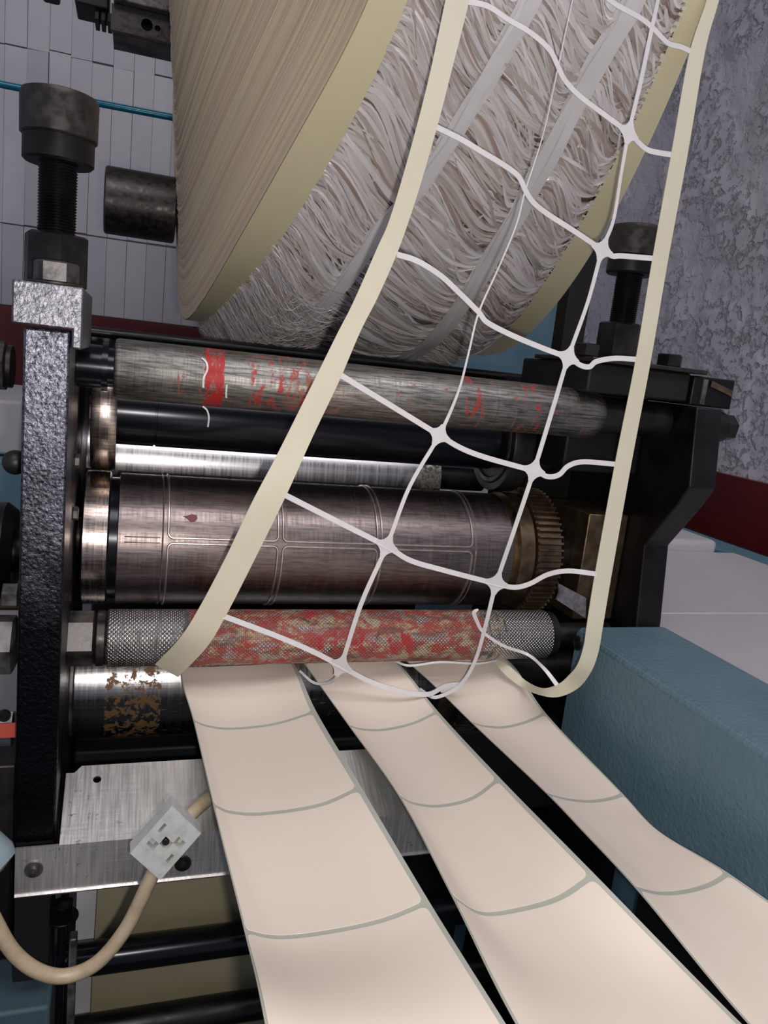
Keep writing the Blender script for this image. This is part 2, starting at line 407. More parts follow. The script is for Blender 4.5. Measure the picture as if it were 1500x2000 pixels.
# ================================================================ BACKGROUND THINGS
hs = obj('air_hose', tube([(-.9, 1.2, .303), (-.3, 1.2, .3), (.1, 1.2, .302), (.6, 1.2, .31)], .0046, 12), M['hose'])
tag(hs, 'thin glossy blue air hose stretched across the white tiled wall', 'hose')
o = obj('wall_cable', tube([(.80, -.6, -.215), (.80, .3, -.21), (.80, .9, -.205), (.79, 1.5, -.2)], .014, 14), M['rubber'])
tag(o, 'thick black cable running along the red band of the right wall', 'cable')
# grey bench board with its blue ledge
t = thing('side_bench', 'white painted bench top with blue far edge right of the machine', 'bench', (.55, .5, -.21))
obj('board', box((.375, -.2, -.20), (.715, .515, -.181)), M['whiteboard'], t, bevel=.002)
obj('board', box((.375, .517, -.20), (.715, .74, -.1815)), M['whiteboard'], t, bevel=.002)
obj('raised_board', box((.40, .742, -.20), (.69, 1.12, -.168)), M['whiteboard'], t, bevel=.006)
obj('ledge', box((.717, -.2, -.22), (.765, 1.19, -.184)), M['blue_bg'], t, bevel=.004)
obj('bench_body', box((.385, -.15, -1.2499), (.76, 1.17, -.201)), M['blue_bg'], t)
# blue cabinet behind the rollers
t = thing('rear_cabinet', 'blue painted cabinet standing behind the rollers under the big roll', 'cabinet', (.5, .95, -H))
obj('front_panel', box((.506, 1.22, -H), (.717, 1.35, -.10)), M['blue_bg'], t, bevel=.004)
obj('middle_panel', box((.586, 1.22, -.0995), (.717, 1.35, -.0045)), M['blue_bg'], t, bevel=.004)
obj('upper_panel', prism([(.50, -.004), (.700, -.004), (.708, .215), (.50, .215)], 'y', 1.20, 1.219), M['blue_bg'], t, bevel=.003)
# left distance: grey box, blue box, carton
o = obj('grey_cabinet', box((-.6, 1.02, -.158), (-.12, 1.3, -.092)), M['plaster_grey'], bevel=.004); tag(o, 'pale grey box lying on the blue one left of the post', 'box')
o = obj('blue_box', box((-.6, 1.0, -.235), (-.11, 1.3, -.160)), M['blue_bg'], bevel=.004); tag(o, 'light blue box under the pale grey one left of the post', 'box')
o = obj('carton', box((-.6, .98, -.34), (-.10, 1.3, -.237)), M['brown'], bevel=.003); tag(o, 'brown cardboard carton at the bottom of the stack left of the post', 'box')
o = obj('side_stand', box((-.62, .96, -H), (-.09, 1.32, -.342)), M['plaster_grey'], bevel=.003); tag(o, 'grey stand under the carton left of the machine', 'stand')
# press parts seen at the top left
t = thing('upper_bracket', 'greasy rectangular steel bracket with two holes above the left of the roll', 'bracket', (-.01, .98, .34))
def plate_holes(x0, x1, z0, z1, holes, y0, y1, n=20):
    """slab facing -Y with round holes (cx, cz, r), each hole in its own square cell"""
    V = []; F = []; xs = sorted({x0, x1} | {c + s * r * 1.5 for c, _, r in holes for s in (-1, 1)}); 
    zs = sorted({z0, z1} | {c + s * r * 1.5 for _, c, r in holes for s in (-1, 1)})
    def add(p): V.append(p); return len(V) - 1
    for i in range(len(xs) - 1):
        for j in range(len(zs) - 1):
            a, b, c, d = xs[i], xs[i + 1], zs[j], zs[j + 1]; h = [q for q in holes if a < q[0] < b and c < q[1] < d]
            if not h:
                for y, fl in ((y0, 0), (y1, 1)):
                    q = [add((a, y, c)), add((b, y, c)), add((b, y, d)), add((a, y, d))]; F.append(tuple(q) if not fl else tuple(q[::-1]))
            else:
                cx, cz, r = h[0]; rings = []
                for y in (y0, y1):
                    outer = []; inner = []
                    for k in range(n):
                        t_ = 2 * pi * (k + .5) / n; dx, dz = cos(t_), sin(t_)
                        s = min((b - cx) / dx if dx > 0 else (a - cx) / dx, (d - cz) / dz if dz > 0 else (c - cz) / dz)
                        outer.append(add((cx + dx * s, y, cz + dz * s))); inner.append(add((cx + dx * r, y, cz + dz * r)))
                    rings.append((outer, inner))
                for k in range(n):
                    l = (k + 1) % n
                    F.append((rings[0][0][k], rings[0][0][l], rings[0][1][l], rings[0][1][k]))
                    F.append((rings[1][0][l], rings[1][0][k], rings[1][1][k], rings[1][1][l]))
                    F.append((rings[0][1][k], rings[0][1][l], rings[1][1][l], rings[1][1][k]))
                cs = [(a, c), (b, c), (b, d), (a, d)]
                for (px, pz) in cs:     # fill the square's corners
                    for ri, y in ((0, y0), (1, y1)):
                        oo = sorted(rings[ri][0], key=lambda q: (V[q][0] - px) ** 2 + (V[q][2] - pz) ** 2)[:2]
                        F.append((add((px, y, pz)), oo[0], oo[1]))
    for (p, q) in (((x0, z0), (x1, z0)), ((x1, z0), (x1, z1)), ((x1, z1), (x0, z1)), ((x0, z1), (x0, z0))):
        F.append((add((p[0], y0, p[1])), add((p[0], y1, p[1])), add((q[0], y1, q[1])), add((q[0], y0, q[1]))))
    return V, F
a = atY(216, 57, .95); b = atY(216, 5, .95)
obj('bar', plate_holes(a.x, .030, a.z, b.z, [(a.x + .036, b.z - .013, .006), (a.x + .047, b.z - .014, .003)], .95, .958), M['gunmetal'], t)
obj('bar_body', box((a.x + .002, .959, a.z), (.030, 1.01, b.z)), M['black'], t)
obj('top_casting', box((a.x + .002, .94, b.z + .0005), (.030, 1.01, b.z + .06)), M['nut'], t, bevel=.002)
t = thing('upper_clamp', 'black clamp with toothed lower edge beside the greasy bracket', 'clamp', (-.1, 1.0, .38))
a = atY(148, 24, 1.0); b = atY(214, 10, 1.0)
obj('clamp_body', box((a.x, .98, a.z + .003), (b.x, 1.03, a.z + .09)), M['black_matt'], t, bevel=.002)
for k in range(4):
    x = a.x + .020 + k * .0065; obj('tooth', box((x, .985, a.z - .007), (x + .0045, 1.02, a.z + .002)), M['black_matt'], t, bevel=.0005)
obj('foot', box((a.x - .036, .99, a.z + .012), (a.x - .018, 1.03, a.z + .05)), M['black_matt'], t, bevel=.003)
# round bar behind the roll flank
bx = thing('mandrel_bar', 'short dark grey round steel bar sticking out behind the roll', 'bar', (-.0, .85, .09))
obj('bar', cyl(-.030, .037, .0315, (0, .85, .127), n=64, ch=.0015), M['gunmetal'], bx)

# ================================================================ ROLL
RA, RB, RR = .75, .3821, .362
def hit(u, v, r=RR):
    d = ray(u, v); A = d.y ** 2 + d.z ** 2; B = -(d.y * RA + d.z * RB); C = RA * RA + RB * RB - r * r
    q = max(B * B - A * C, 0); s = (-B - sqrt(q)) / A; p = d * s
    return p.x, math.degrees(math.atan2(p.z - RB, p.y - RA)) % 360
def interp(tab, t, per=360.0):
    tab = sorted(tab); t = t % per; T = [(a - per, b) for a, b in tab] + tab + [(a + per, b) for a, b in tab]
    for i in range(len(T) - 1):
        if T[i][0] <= t <= T[i + 1][0]:
            f = (t - T[i][0]) / max(T[i + 1][0] - T[i][0], 1e-9); f = f * f * (3 - 2 * f) * .4 + f * .6
            return T[i][1] * (1 - f) + T[i + 1][1] * f
TL = [(211, .137), (216, .128), (223, .118), (231, .105), (236, .097), (244, .086), (251, .073), (262, .064), (300, .060), (20, .09), (120, .15), (180, .148)]
TLb = [(212, .117), (222, .092), (239, .066), (249, .056), (262, .048), (300, .045), (20, .075), (120, .13), (180, .135)]
TR = [(205, .297), (216, .298), (227, .299), (242, .306), (260, .322), (300, .325), (20, .31), (120, .297)]
TRo = [(205, .309), (219, .313), (230, .320), (248, .331), (262, .345), (300, .347), (20, .33), (120, .309)]
def smoothtab(T, w):
    q = [interp(T, d) for d in range(360)]
    return [(d, sum(q[(d + k) % 360] for k in range(-w, w + 1)) / (2 * w + 1)) for d in range(0, 360)]
def lookup(Q, d):
    d = d % 360; i = int(d); f = d - i; return Q[i % 360][1] * (1 - f) + Q[(i + 1) % 360][1] * f
_TL, _TLb, _TR, _TRo = [smoothtab(smoothtab(T, 6), 6) for T in (TL, TLb, TR, TRo)]
_old = interp
def interp(T, d, per=360.0):
    for a_, b_ in ((TL, _TL), (TLb, _TLb), (TR, _TR), (TRo, _TRo)):
        if T is a_: return lookup(b_, d)
    return _old(T, d, per)
def cp(x, deg, r): t_ = radians(deg); return Vector((x, RA + r * cos(t_), RB + r * sin(t_)))
roll = thing('waste_roll', 'huge roll of wound white label waste with yellow paper edges above the rollers', 'roll', (.2, RA, RB - RR))
def bulge(d, x):
    d = d % 360; a_ = min(max((d - 220) / 34, 0), 1) * min(max((330 - d) / 30, 0), 1); xl = interp(TL, d); xr = interp(TR, d); t_ = (x - xl) / (xr - xl)
    return .017 * a_ * a_ * (3 - 2 * a_) * min(max(t_ / .10, 0), 1) ** .6 * min(max((1 - t_) / .16, 0), 1) ** .7
def surf(xa, xb, r, n=240, nu=2, flip=False, rfun=None):
    V = []; F = []; U = []
    for i in range(n):
        d = 360 * i / n
        for j in range(nu):
            f = j / (nu - 1); x = xa(d) * (1 - f) + xb(d) * f; rr = rfun(d, f) + bulge(d, x) if rfun else r
            V.append(cp(x, d, rr)); U.append((x, radians(d) * r))
    for i in range(n):
        for j in range(nu - 1):
            a_ = i * nu + j; b_ = ((i + 1) % n) * nu + j; F.append((a_, b_, b_ + 1, a_ + 1))
    return V, F, U
obj('edge_band', surf(lambda d: interp(TLb, d), lambda d: interp(TL, d), RR + .0008, nu=4), M['rim'], roll, label='smooth pale yellow outer band of the left edge', sharp=60)
obj('right_edge_band', surf(lambda d: interp(TR, d) - .002, lambda d: interp(TRo, d), RR + .0016, nu=6), M['rim'], roll, label='narrow yellow outer band of the right edge', sharp=60)
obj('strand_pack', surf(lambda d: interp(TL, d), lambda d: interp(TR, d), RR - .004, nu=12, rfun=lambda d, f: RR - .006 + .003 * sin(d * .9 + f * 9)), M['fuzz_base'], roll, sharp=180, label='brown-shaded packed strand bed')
# left flank: telescoped rings, each ring its own small step
NR, NA = 230, 288; V = []; F = []; U = []
rings = []; x0 = .018; jit = 0
for i in range(NR):
    f = i / (NR - 1); r = .085 + (RR - .085) * f
    jit = jit * .5 + random.uniform(-.0008, .0008) * (1.3 - 1.0 * f)
    rings.append((r, f, jit))
for (r, f, j_) in rings:
    for k in range(NA):
        d = 360 * k / NA; xr = interp(TLb, d); e = f ** .85
        wob = j_ * (1 + .3 * sin(radians(d) * 2 + r * 20)) * (1 - f ** 6)
        V.append(cp(x0 + (xr - x0) * e + wob, d, r)); U.append((r, radians(d)))
for i in range(NR - 1):
    for k in range(NA):
        l = (k + 1) % NA; F.append((i * NA + k, i * NA + l, (i + 1) * NA + l, (i + 1) * NA + k))
obj('wound_flank', (V, F, U), M['flank'], roll, sharp=50, label='beige flank of hundreds of wound paper edges')
V, F, U = surf(lambda d: .30 if False else interp(TRo, d), lambda d: .33, RR, nu=2)
ringV = [cp(interp(TRo, 360 * k / 120), 360 * k / 120, RR) for k in range(120)] + [cp(.32, 360 * k / 120, .08) for k in range(120)]
obj('right_flank', (ringV, [(k, (k + 1) % 120, 120 + (k + 1) % 120, 120 + k) for k in range(120)], [(.3, 0)] * 240), M['flank'], roll)
obj('core_tube', lathe([(.012, .07), (.012, .085), (.335, .085), (.335, .07)], (0, RA, RB), n=64, capped=False), M['brown'], roll)
# strand bands wound around the roll
B1 = [hit(*p) for p in ((1035, 0), (960, 130), (895, 240), (825, 345), (742, 445, RR + .006), (680, 535, RR + .012), (618, 608, RR + .016), (560, 650, RR + .017))]
B2 = [hit(*p) for p in ((1240, 0), (1150, 150), (1095, 260), (1040, 360), (950, 500), (885, 585), (800, 660), (750, 700))]
def bandtab(B):
    T = [(d, x) for x, d in B]; T.sort(); return T
T1 = bandtab(B1); T2 = bandtab(B2)
def band_x(T, d):
    if d <= T[0][0]: return T[0][1] - (T[0][0] - d) * .0001
    if d >= T[-1][0]: return T[-1][1]
    return interp(T, d)
for T, wid in ((T1, .0135), (T2, .0145)):
    for lay in range(5):
        d = 150 + lay * 3.0; V = []; F = []
        w2 = wid * (1 - .14 * lay) * .5; rr = RR + .0006 + lay * .0007; sh = random.uniform(-.002, .002)
        A = []; B = []
        while d < 300:
            x = band_x(T, d) + sh + .0008 * sin(d * .5 + lay); bu = bulge(d, x) + .0008 * sin(d * .31 + lay * 2); A.append(cp(x - w2, d, rr + bu)); B.append(cp(x + w2, d, rr + bu)); d += 2
        obj('strand_band', slab(A, B, .0005), M['film'], roll, sharp=60)
# thousands of crossing strands: uncountable
V = []; F = []
rnd = random.Random(3)
def n1(a, s): return sin(a * 1.7 + s) * .5 + sin(a * 3.9 + s * 2.3) * .3 + sin(a * 8.3 + s * 5.1) * .2
def strand(xa, xb, d0, k, amp, wid, rad, ph, seg=12):
    A = []; n0 = len(V); pts = []
    for i in range(seg + 1):
        f = i / seg; x = xa + (xb - xa) * f
        dd = d0 + k * (xb - xa) * f * 57.3 / RR + amp * (f * f * (3 - 2 * f) - f) * 3 + ph[0] * sin(f * pi) + .35 * ph[1] * sin(f * 2 * pi)
        r = rad + .0045 * sin(f * pi) * ph[2] - .001
        pts.append((x, dd, r + bulge(dd, x)))
    for i, (x, dd, r) in enumerate(pts):
        f = i / seg; ww = wid * (.55 + .45 * sin(pi * min(max(f, .06), .94)))
        tw = ph[3] + f * ph[4]
        q = ww / 2 / RR * 57.3
        V.append(cp(x, dd - q * cos(tw), r - ww / 2 * sin(tw))); V.append(cp(x, dd + q * cos(tw), r + ww / 2 * sin(tw)))
    for i in range(seg): a_ = n0 + i * 2; F.append((a_, a_ + 1, a_ + 3, a_ + 2))
for zone in range(3):
    cnt = (3000, 2300, 1900)[zone]
    for q in range(cnt):
        d = rnd.uniform(176, 278)
        xl = interp(TL, d); x1 = band_x(T1, d); x2 = band_x(T2, d); xr = interp(TR, d)
        xa, xb = ((xl - .001, x1), (x1, x2), (x2, xr))[zone]
        if zone: xa += .004
        if zone < 2: xb -= .003
        bun = n1(d * .8, zone * 3); low = max(0, (d - 232) / 30)
        k = (.72, .50, .42)[zone] * (1 + .25 * bun)
        amp = 2.5 + 2.5 * n1(d * .5, 7 + zone)
        wid = rnd.choice((.0014, .0022, .0030, .0038)) * (1 - .45 * min(low, 1))
        top = rnd.random()
        ph = (rnd.gauss(0, .5) + 1.1 * n1(d * 1.1, zone + 11) + (1.5 * low if zone == 0 else .5), rnd.gauss(0, .6) + n1(d, 4), rnd.random() * (1 + .8 * low), rnd.gauss(.1, .38), rnd.gauss(0, .4))
        if rnd.random() < .22:      # short strands that stop halfway
            f = rnd.uniform(.35, .8)
            if rnd.random() < .5: xb = xa + (xb - xa) * f
            else: xa = xb - (xb - xa) * f; d += k * (xb - xa) * 40
        strand(xa, xb, d - (2 if zone == 0 else 3), k, amp, wid, RR - .0045 + .0055 * top, ph)
# loose hair-like loops hanging at the lower left of the roll
for q in range(900):
    d = rnd.uniform(238, 285); xl = interp(TL, d)
    strand(xl + rnd.uniform(-.004, .006), xl + rnd.uniform(.02, .075), d, rnd.uniform(.3, 1.3), rnd.uniform(0, 5), .0007, RR + rnd.uniform(-.003, .009), (rnd.uniform(0, 5), rnd.gauss(0, 1.5), rnd.uniform(.3, 2.2), rnd.uniform(-1, 1), 1), 14)
obj('crossing_strands', (V, F), M['strand'], roll, sharp=180, kind='stuff', label='glossy white crossing strands packed in wavy bundles')
# little cream steps along the right edge
V, F, U = [], [], []
prt = []
for q in range(150):
    d = 176 + q * .62 + rnd.uniform(-.2, .2); x = interp(TR, d); r = RR + .0017 + rnd.uniform(0, .0004)
    x -= .002; l = rnd.uniform(.2, .4); ww = rnd.uniform(.001, .003)
    p4 = [cp(x - ww, d, r), cp(x + .001, d, r + .001), cp(x + .001, d + l, r + .001), cp(x - ww, d + l, r)]
    n0 = len(V); V += p4; F.append((n0, n0 + 1, n0 + 2, n0 + 3))
obj('edge_steps', (V, F), M['net_edge'], roll, kind='stuff')

# ================================================================ ROLLERS
YT, ZT = .45, -.0185
t = thing('idler_roller', 'uppermost grey roller streaked with red ink below the big roll', 'roller', (.2, YT, ZT))
xl = atY(222, 718, YT - .01).x; xr = atY(1183, 815, YT - .01).x
obj('roller_shell', lathe([(xl, .0125), (xl + .0006, .0155), (xl + .002, .0162), (xr - .012, .0160), (xr - .004, .0148), (xr, .0115)], (0, YT, ZT), n=96), M['wood_roller'], t)
# put the shell's UV origin at its left end
for o_ in t.children:
    for l_ in o_.data.uv_layers[0].data: l_.uv[0] -= xl
obj('left_journal', lathe([(-.036, .0115), (xl - .006, .0115), (xl - .006, .0130), (xl - .003, .0130), (xl - .003, .0105), (xl + .001, .0105)], (0, YT, ZT), n=64), M['blueblack'], t)
obj('right_journal', lathe([(xr - .002, .0118), (.350, .0118)], (0, YT, ZT), n=64), M['dark_steel'], t, label='dull dark grey shaft end')
# pressure shaft with bearer rings
YP, ZP = .512, -.047
t = thing('pressure_shaft', 'blue-black pressure shaft with steel bearer rings under the idler roller', 'shaft', (.2, YP, ZP))
xa_ = atY(228, 820, .478).x; xe = atY(995, 880, .478).x
obj('shaft_body', lathe([(xa_, .0208), (xa_ + .022, .0208), (xa_ + .0222, .0200), (xa_ + .0232, .0200), (xa_ + .0234, .0208), (xe, .0208)], (0, YP, ZP), n=80), M['blueblack'], t)
x1_ = atY(176, 840, .476).x
obj('bearer_ring', lathe([(x1_, .024), (x1_, .0372), (x1_ + .001, .0377), (xa_ - .0015, .0377), (xa_, .0370), (xa_, .02)], (0, YP, ZP), n=96), M['bearer'], t)
obj('bearer_ring', lathe([(xe + .003, .016), (xe + .003, .036), (xe + .004, .0365), (xe + .018, .0365), (xe + .019, .036), (xe + .019, .01)], (0, YP, ZP), n=96), M['dark_steel'], t, label='dull bearer ring at the gear end')
obj('race', lathe([(xe + .0026, .026), (xe + .0018, .027), (xe + .0018, .030), (xe + .0026, .031)], (0, YP, ZP), n=64, capped=False), M['gunmetal'], t)
# silver roller behind
t = thing('chrome_roller', 'bright silver roller with rusty right end between shaft and die cylinder', 'roller', (.2, .62, -.09))
xs0 = atY(160, 890, .60).x; xs1 = atY(852, 930, .60).x
obj('roller_shell', lathe([(xs0, .028), (xs0 + .001, .029), (xs1 - .001, .029), (xs1, .027)], (0, .615, -.092), n=80), M['silver'], t)
for o_ in t.children:
    for l_ in o_.data.uv_layers[0].data: l_.uv[0] -= xs0
obj('journal', cyl(xs1, xs1 + .05, .010, (0, .615, -.092)), M['black'], t)
# die cylinder
YD, ZD, RD = .505, -.127, .0415
t = thing('die_cylinder', 'large brown steel die cylinder with raised rectangular cutting lines', 'cylinder', (.2, YD, ZD))
xd0 = atY(228, 1060, .465).x; xd1 = atY(1003, 1080, .465).x
dbody = obj('cylinder_body', lathe([(xd0, RD - .002), (xd0 + .0005, RD), (xd1 - .0005, RD), (xd1, RD - .002)], (0, YD, ZD), n=128), M['die'], t)
xb0 = atY(157, 1060, .465).x; xb1 = atY(212, 1060, .465).x
obj('bearer_ring', lathe([(xb0, .03), (xb0, RD - .001), (xb0 + .001, RD + .0006), (xb1 - .001, RD + .0006), (xb1, RD - .001), (xb1, .03)], (0, YD, ZD), n=128), M['bearer'], t)
obj('oil_groove', lathe([(xb1, RD - .003), (xd0, RD - .003)], (0, YD, ZD), n=96, capped=False), M['blueblack'], t)
obj('left_journal', lathe([(-.030, .012), (-.010, .012), (-.010, .02), (xb0 + .001, .02)], (0, YD, ZD), n=64), M['dark_steel'], t)
obj('bearer_ring', lathe([(xd1, .03), (xd1, RD - .004), (xd1 + .005, RD - .004), (xd1 + .005, RD + .0015), (xd1 + .016, RD + .0015), (xd1 + .016, .03)], (0, YD, ZD), n=128), M['brass'], t, label='brown bearer ring beside the gear')
def gear(x0, x1, r, teeth, o, parent, mt):
    prof = []
    for k in range(teeth):
        for f, rr in ((.0, r - .003), (.28, r - .003), (.38, r), (.88 - .22, r), (.76, r - .003)):
            prof.append((2 * pi * (k + f) / teeth, rr))
    V = []; F = []; n = len(prof)
    for x in (x0, x1):
        for a_, rr in prof: V.append((x, o[1] + rr * cos(a_), o[2] + rr * sin(a_)))
    F = [(i, (i + 1) % n, n + (i + 1) % n, n + i) for i in range(n)] + [tuple(range(n))[::-1], tuple(range(n, 2 * n))]
    return obj('gear', (V, F), mt, parent, sharp=25)
gear(xd1 + .0175, xd1 + .036, .0475, 62, (0, YD, ZD), t, M['brass'])
obj('right_journal', lathe([(xd1 + .030, .014), (.3115, .014)], (0, YD, ZD), n=64), M['nut'], t, label='bright steel journal')
# cutting lines: rounded rectangles wrapped round the cylinder, three columns by three around
XL = [atY(px, 1060, .4645).x for px in (323, 548, 742, 928)]
ang0 = radians(180 - 14) + radians(0)      # facing the lens
def ridge_frame(xa, xb, ta, tb, r):
    rc = .003; pts = []
    def arc(cx, ct, a0):
        for k in range(7):
            a_ = a0 + (pi / 2) * k / 6; pts.append((cx + rc * cos(a_), ct + rc / RD * sin(a_)))
    for k in range(24): pts.append((xb, ta + rc / RD + (tb - ta - 2 * rc / RD) * k / 24))
    arc(xb - rc, tb - rc / RD, 0)
    pts.append((xa + rc, tb)); arc(xa + rc, tb - rc / RD, pi / 2)
    for k in range(24): pts.append((xa, tb - rc / RD - (tb - ta - 2 * rc / RD) * k / 24))
    arc(xa + rc, ta + rc / RD, pi); arc(xb - rc, ta + rc / RD, 1.5 * pi)
    n = len(pts); V = []; F = []
    for i, (x, a_) in enumerate(pts):
        p0 = pts[i - 1]; p1 = pts[(i + 1) % n]; dx = p1[0] - p0[0]; dt = (p1[1] - p0[1]) * RD; L = math.hypot(dx, dt) or 1
        nx, nt = dt / L, -dx / L
        for off, rr in ((-.0009, r - .0002), (-.0003, r + .0010), (.0003, r + .0010), (.0009, r - .0002)):
            q = a_ + nt * off / RD; V.append((x + nx * off, YD + rr * cos(q), ZD + rr * sin(q)))
    for i in range(n):
        for j in range(3): F.append((i * 4 + j, i * 4 + j + 1, ((i + 1) % n) * 4 + j + 1, ((i + 1) % n) * 4 + j))
    return V, F
gp = .0016
th0 = pi + radians(-13)
for c in range(3):
    for k in range(3):
        ta = th0 + k * 2 * pi / 3 + gp / RD; tb = th0 + (k + 1) * 2 * pi / 3 - gp / RD
        obj('cutting_line', ridge_frame(XL[c] + gp, XL[c + 1] - gp, ta, tb, RD), M['ridge'], dbody, sharp=20)
for xx in (XL[0] - gp, XL[3] + gp):
    obj('cutting_line', lathe([(xx - .0006, RD - .0002), (xx, RD + .0007), (xx + .0006, RD - .0002)], (0, YD, ZD), n=128, capped=False), M['ridge'], dbody)
for k in range(3):
    a_ = th0 + k * 2 * pi / 3; 
    for dd in (-gp, gp):
        q = a_ + dd / RD
        V = [(x, YD + rr * cos(q + e / RD), ZD + rr * sin(q + e / RD)) for x in (xd0 + .004, XL[0] - .003) for e, rr in ((-.0005, RD - .0002), (0, RD + .0005), (.0005, RD - .0002))]
        obj('cutting_line', (V, [(0, 1, 4, 3), (1, 2, 5, 4)]), M['ridge'], dbody, sharp=20)
# knurled roller
YK, ZK, RK = .45, -.1735, .0168
t = thing('knurled_roller', 'knurled roller caked in red and yellow ink above the label strips', 'roller', (.15, YK, ZK))
xk0 = atY(207, 1243, YK - RK).x; xk1 = atY(1088, 1230, YK - RK).x
obj('knurled_shell', lathe([(xk0, RK - .0012), (xk0 + .001, RK), (xk1 - .001, RK), (xk1, RK - .0012)], (0, YK, ZK), n=128), M['knurled'], t)
for o_ in t.children:
    for l_ in o_.data.uv_layers[0].data: l_.uv[0] -= xk0
obj('collar', lathe([(xk0 - .006, RK - .002), (xk0 - .005, RK - .0006), (xk0 - .001, RK - .0006), (xk0, RK - .002)], (0, YK, ZK), n=64), M['gunmetal'], t)
obj('collar', lathe([(xk1, RK - .001), (xk1 + .005, RK - .001), (xk1 + .006, RK - .003)], (0, YK, ZK), n=64), M['dark_steel'], t)
obj('shaft_end', cyl(xk1 + .006, .335, .008, (0, YK, ZK)), M['dark_steel'], t)
obj('hex_nut', hexa(xk0 - .027, xk0 - .0062, .0158, (0, YK, ZK), (1, 0, 0), rot=pi / 6 + .1), M['nut'], t, label='pale worn hexagonal nut')
# anvil cylinder
YA, ZA, RAN = .505, -.2225, .0388
t = thing('anvil_cylinder', 'bright lower steel cylinder with a rust patch left of the label strips', 'cylinder', (.2, YA, ZA))
xc0 = atY(140, 1360, .463).x
obj('cylinder_body', lathe([(xc0, RAN - .002), (xc0 + .001, RAN), (xc0 + .24, RAN), (xc0 + .241, RAN - .001)], (0, YA, ZA), n=128), M['anvil'], t)
for o_ in t.children:
    for l_ in o_.data.uv_layers[0].data: l_.uv[0] -= xc0
obj('left_journal', lathe([(-.030, .014), (-.015, .014), (-.015, .036), (xc0 - .003, .036), (xc0 - .003, .030), (xc0 + .001, .030)], (0, YA, ZA), n=96), M['nut'], t)
obj('bearer_ring', lathe([(xc0 + .242, .03), (xc0 + .242, RAN + .001), (xc0 + .255, RAN + .001), (xc0 + .255, .03)], (0, YA, ZA), n=96), M['brass'], t)
gear(xc0 + .258, xc0 + .278, .0455, 58, (0, YA, ZA), t, M['gunmetal'])
obj('right_journal', cyl(xc0 + .27, .345, .013, (0, YA, ZA)), M['dark_steel'], t)
# long round nip bar under the anvil and rear tie beam
t = thing('tie_beam', 'black horizontal tie beam running behind the idler roller', 'beam', (.2, .60, -.03))
zt = atY(300, 650, .60).z
obj('beam_body', box((-.04, .60, zt - .050), (.36, .66, zt)), M['black'], t, bevel=.003)
obj('beam_lip', cyl(-.04, .30, .0035, (0, .598, zt - .004), n=20), M['black'], t)
o = obj('dark_fill_sheet', box((-.024, .72, -.8), (.295, .74, -.03)), M['black_matt'], bevel=.002); tag(o, 'black sheet added to fill the dark interior behind the lower cylinders', 'guard')  # added black sheet standing in for the dark inside of the machine

def on_cyl(u, v, yc, zc, rr):
    d = ray(u, v); A = d.y ** 2 + d.z ** 2; B = -(d.y * yc + d.z * zc); q = max(B * B - A * (yc * yc + zc * zc - rr * rr), 0)
    return d * ((-B - sqrt(q)) / A)
for nm, lb, cyl_, pts_ in (('white_sliver', 'thin curled white sliver stuck on the grey idler roller beside the red band', (YT, ZT, .0168), [(394, 699), (403, 708), (405, 722), (398, 738), (397, 757)]),
                           ('white_sliver', 'short straight white sliver on the idler roller right of the red band', (YT, ZT, .0168), [(443, 751), (442, 764), (442, 777)]),
                           ('white_sliver', 'curled white sliver on the blue-black shaft under the idler roller', (YP, ZP, .0212), [(396, 794), (404, 801), (408, 815), (406, 834)])):
    P_ = spline([on_cyl(*q, *cyl_) for q in pts_], 5)
    o = obj(nm, ribbon(P_, .0010, .0003, [tuple(Vector((0, p.y - cyl_[0], p.z - cyl_[1]))) for p in P_]), M['net_white']); tag(o, lb, 'sliver')
bl = [on_cyl(u, v, YD, ZD, RD + .0003) for u, v in ((357, 1008), (365, 1012), (372, 1019), (381, 1018), (386, 1012), (384, 1006), (374, 1004), (366, 1007))]
obj('ink_spot', (bl, [tuple(range(8))]), mat('dried_red_ink', (.16, .006, .006), None, 30, 0, .45), dbody, label='dried red ink spot')

# ================================================================ LEFT SIDE FRAME
t = thing('left_frame_post', 'tall hammered steel post at the left, silvery on top, black below', 'post', (-.034, .385, -.3585))
obj('post', box((-.0435, .368, -.2475), (-.0248, .404, -.0012)), M['hammer_post'], t, bevel=.0012)
obj('side_plate', prism([(.405, -.004), (.60, -.004), (.60, -.3585), (.405, -.3585), (.405, -.26)], 'x', -.040, -.0262), M['black'], t, bevel=.001)
obj('lower_leg', box((-.045, .39, -.345), (-.028, .404, -.25)), M['black_matt'], t)
for (px, py) in ((142, 905), (142, 1010)):
    p = atY(px, py, .44); obj('set_screw', hexa(-.0262, -.0235, .004, (0, .45, p.z), (1, 0, 0)), M['nut'], t)
t = thing('clamp_block', 'scaly grey steel clamp block capping the left post', 'block', (-.033, .39, 0))
cblk = obj('block', prism([(-.0475, -.0005), (-.0475, .0175), (-.0197, .0175), (-.0197, -.0085), (-.0240, -.0085), (-.0240, -.0005)], 'y', .3625, .44), M['hammer_block'], t, bevel=.0009)
obj('bolt_head', hexa(.0186, .0275, .0092, (-.0318, .3765, 0), (0, 0, 1), rot=pi / 6), M['nut'], cblk, label='small bright hexagonal bolt head')
obj('washer', washer(.0176, .0188, .0115, (-.0318, .3765, 0), (0, 0, 1)), M['gunmetal'], t)
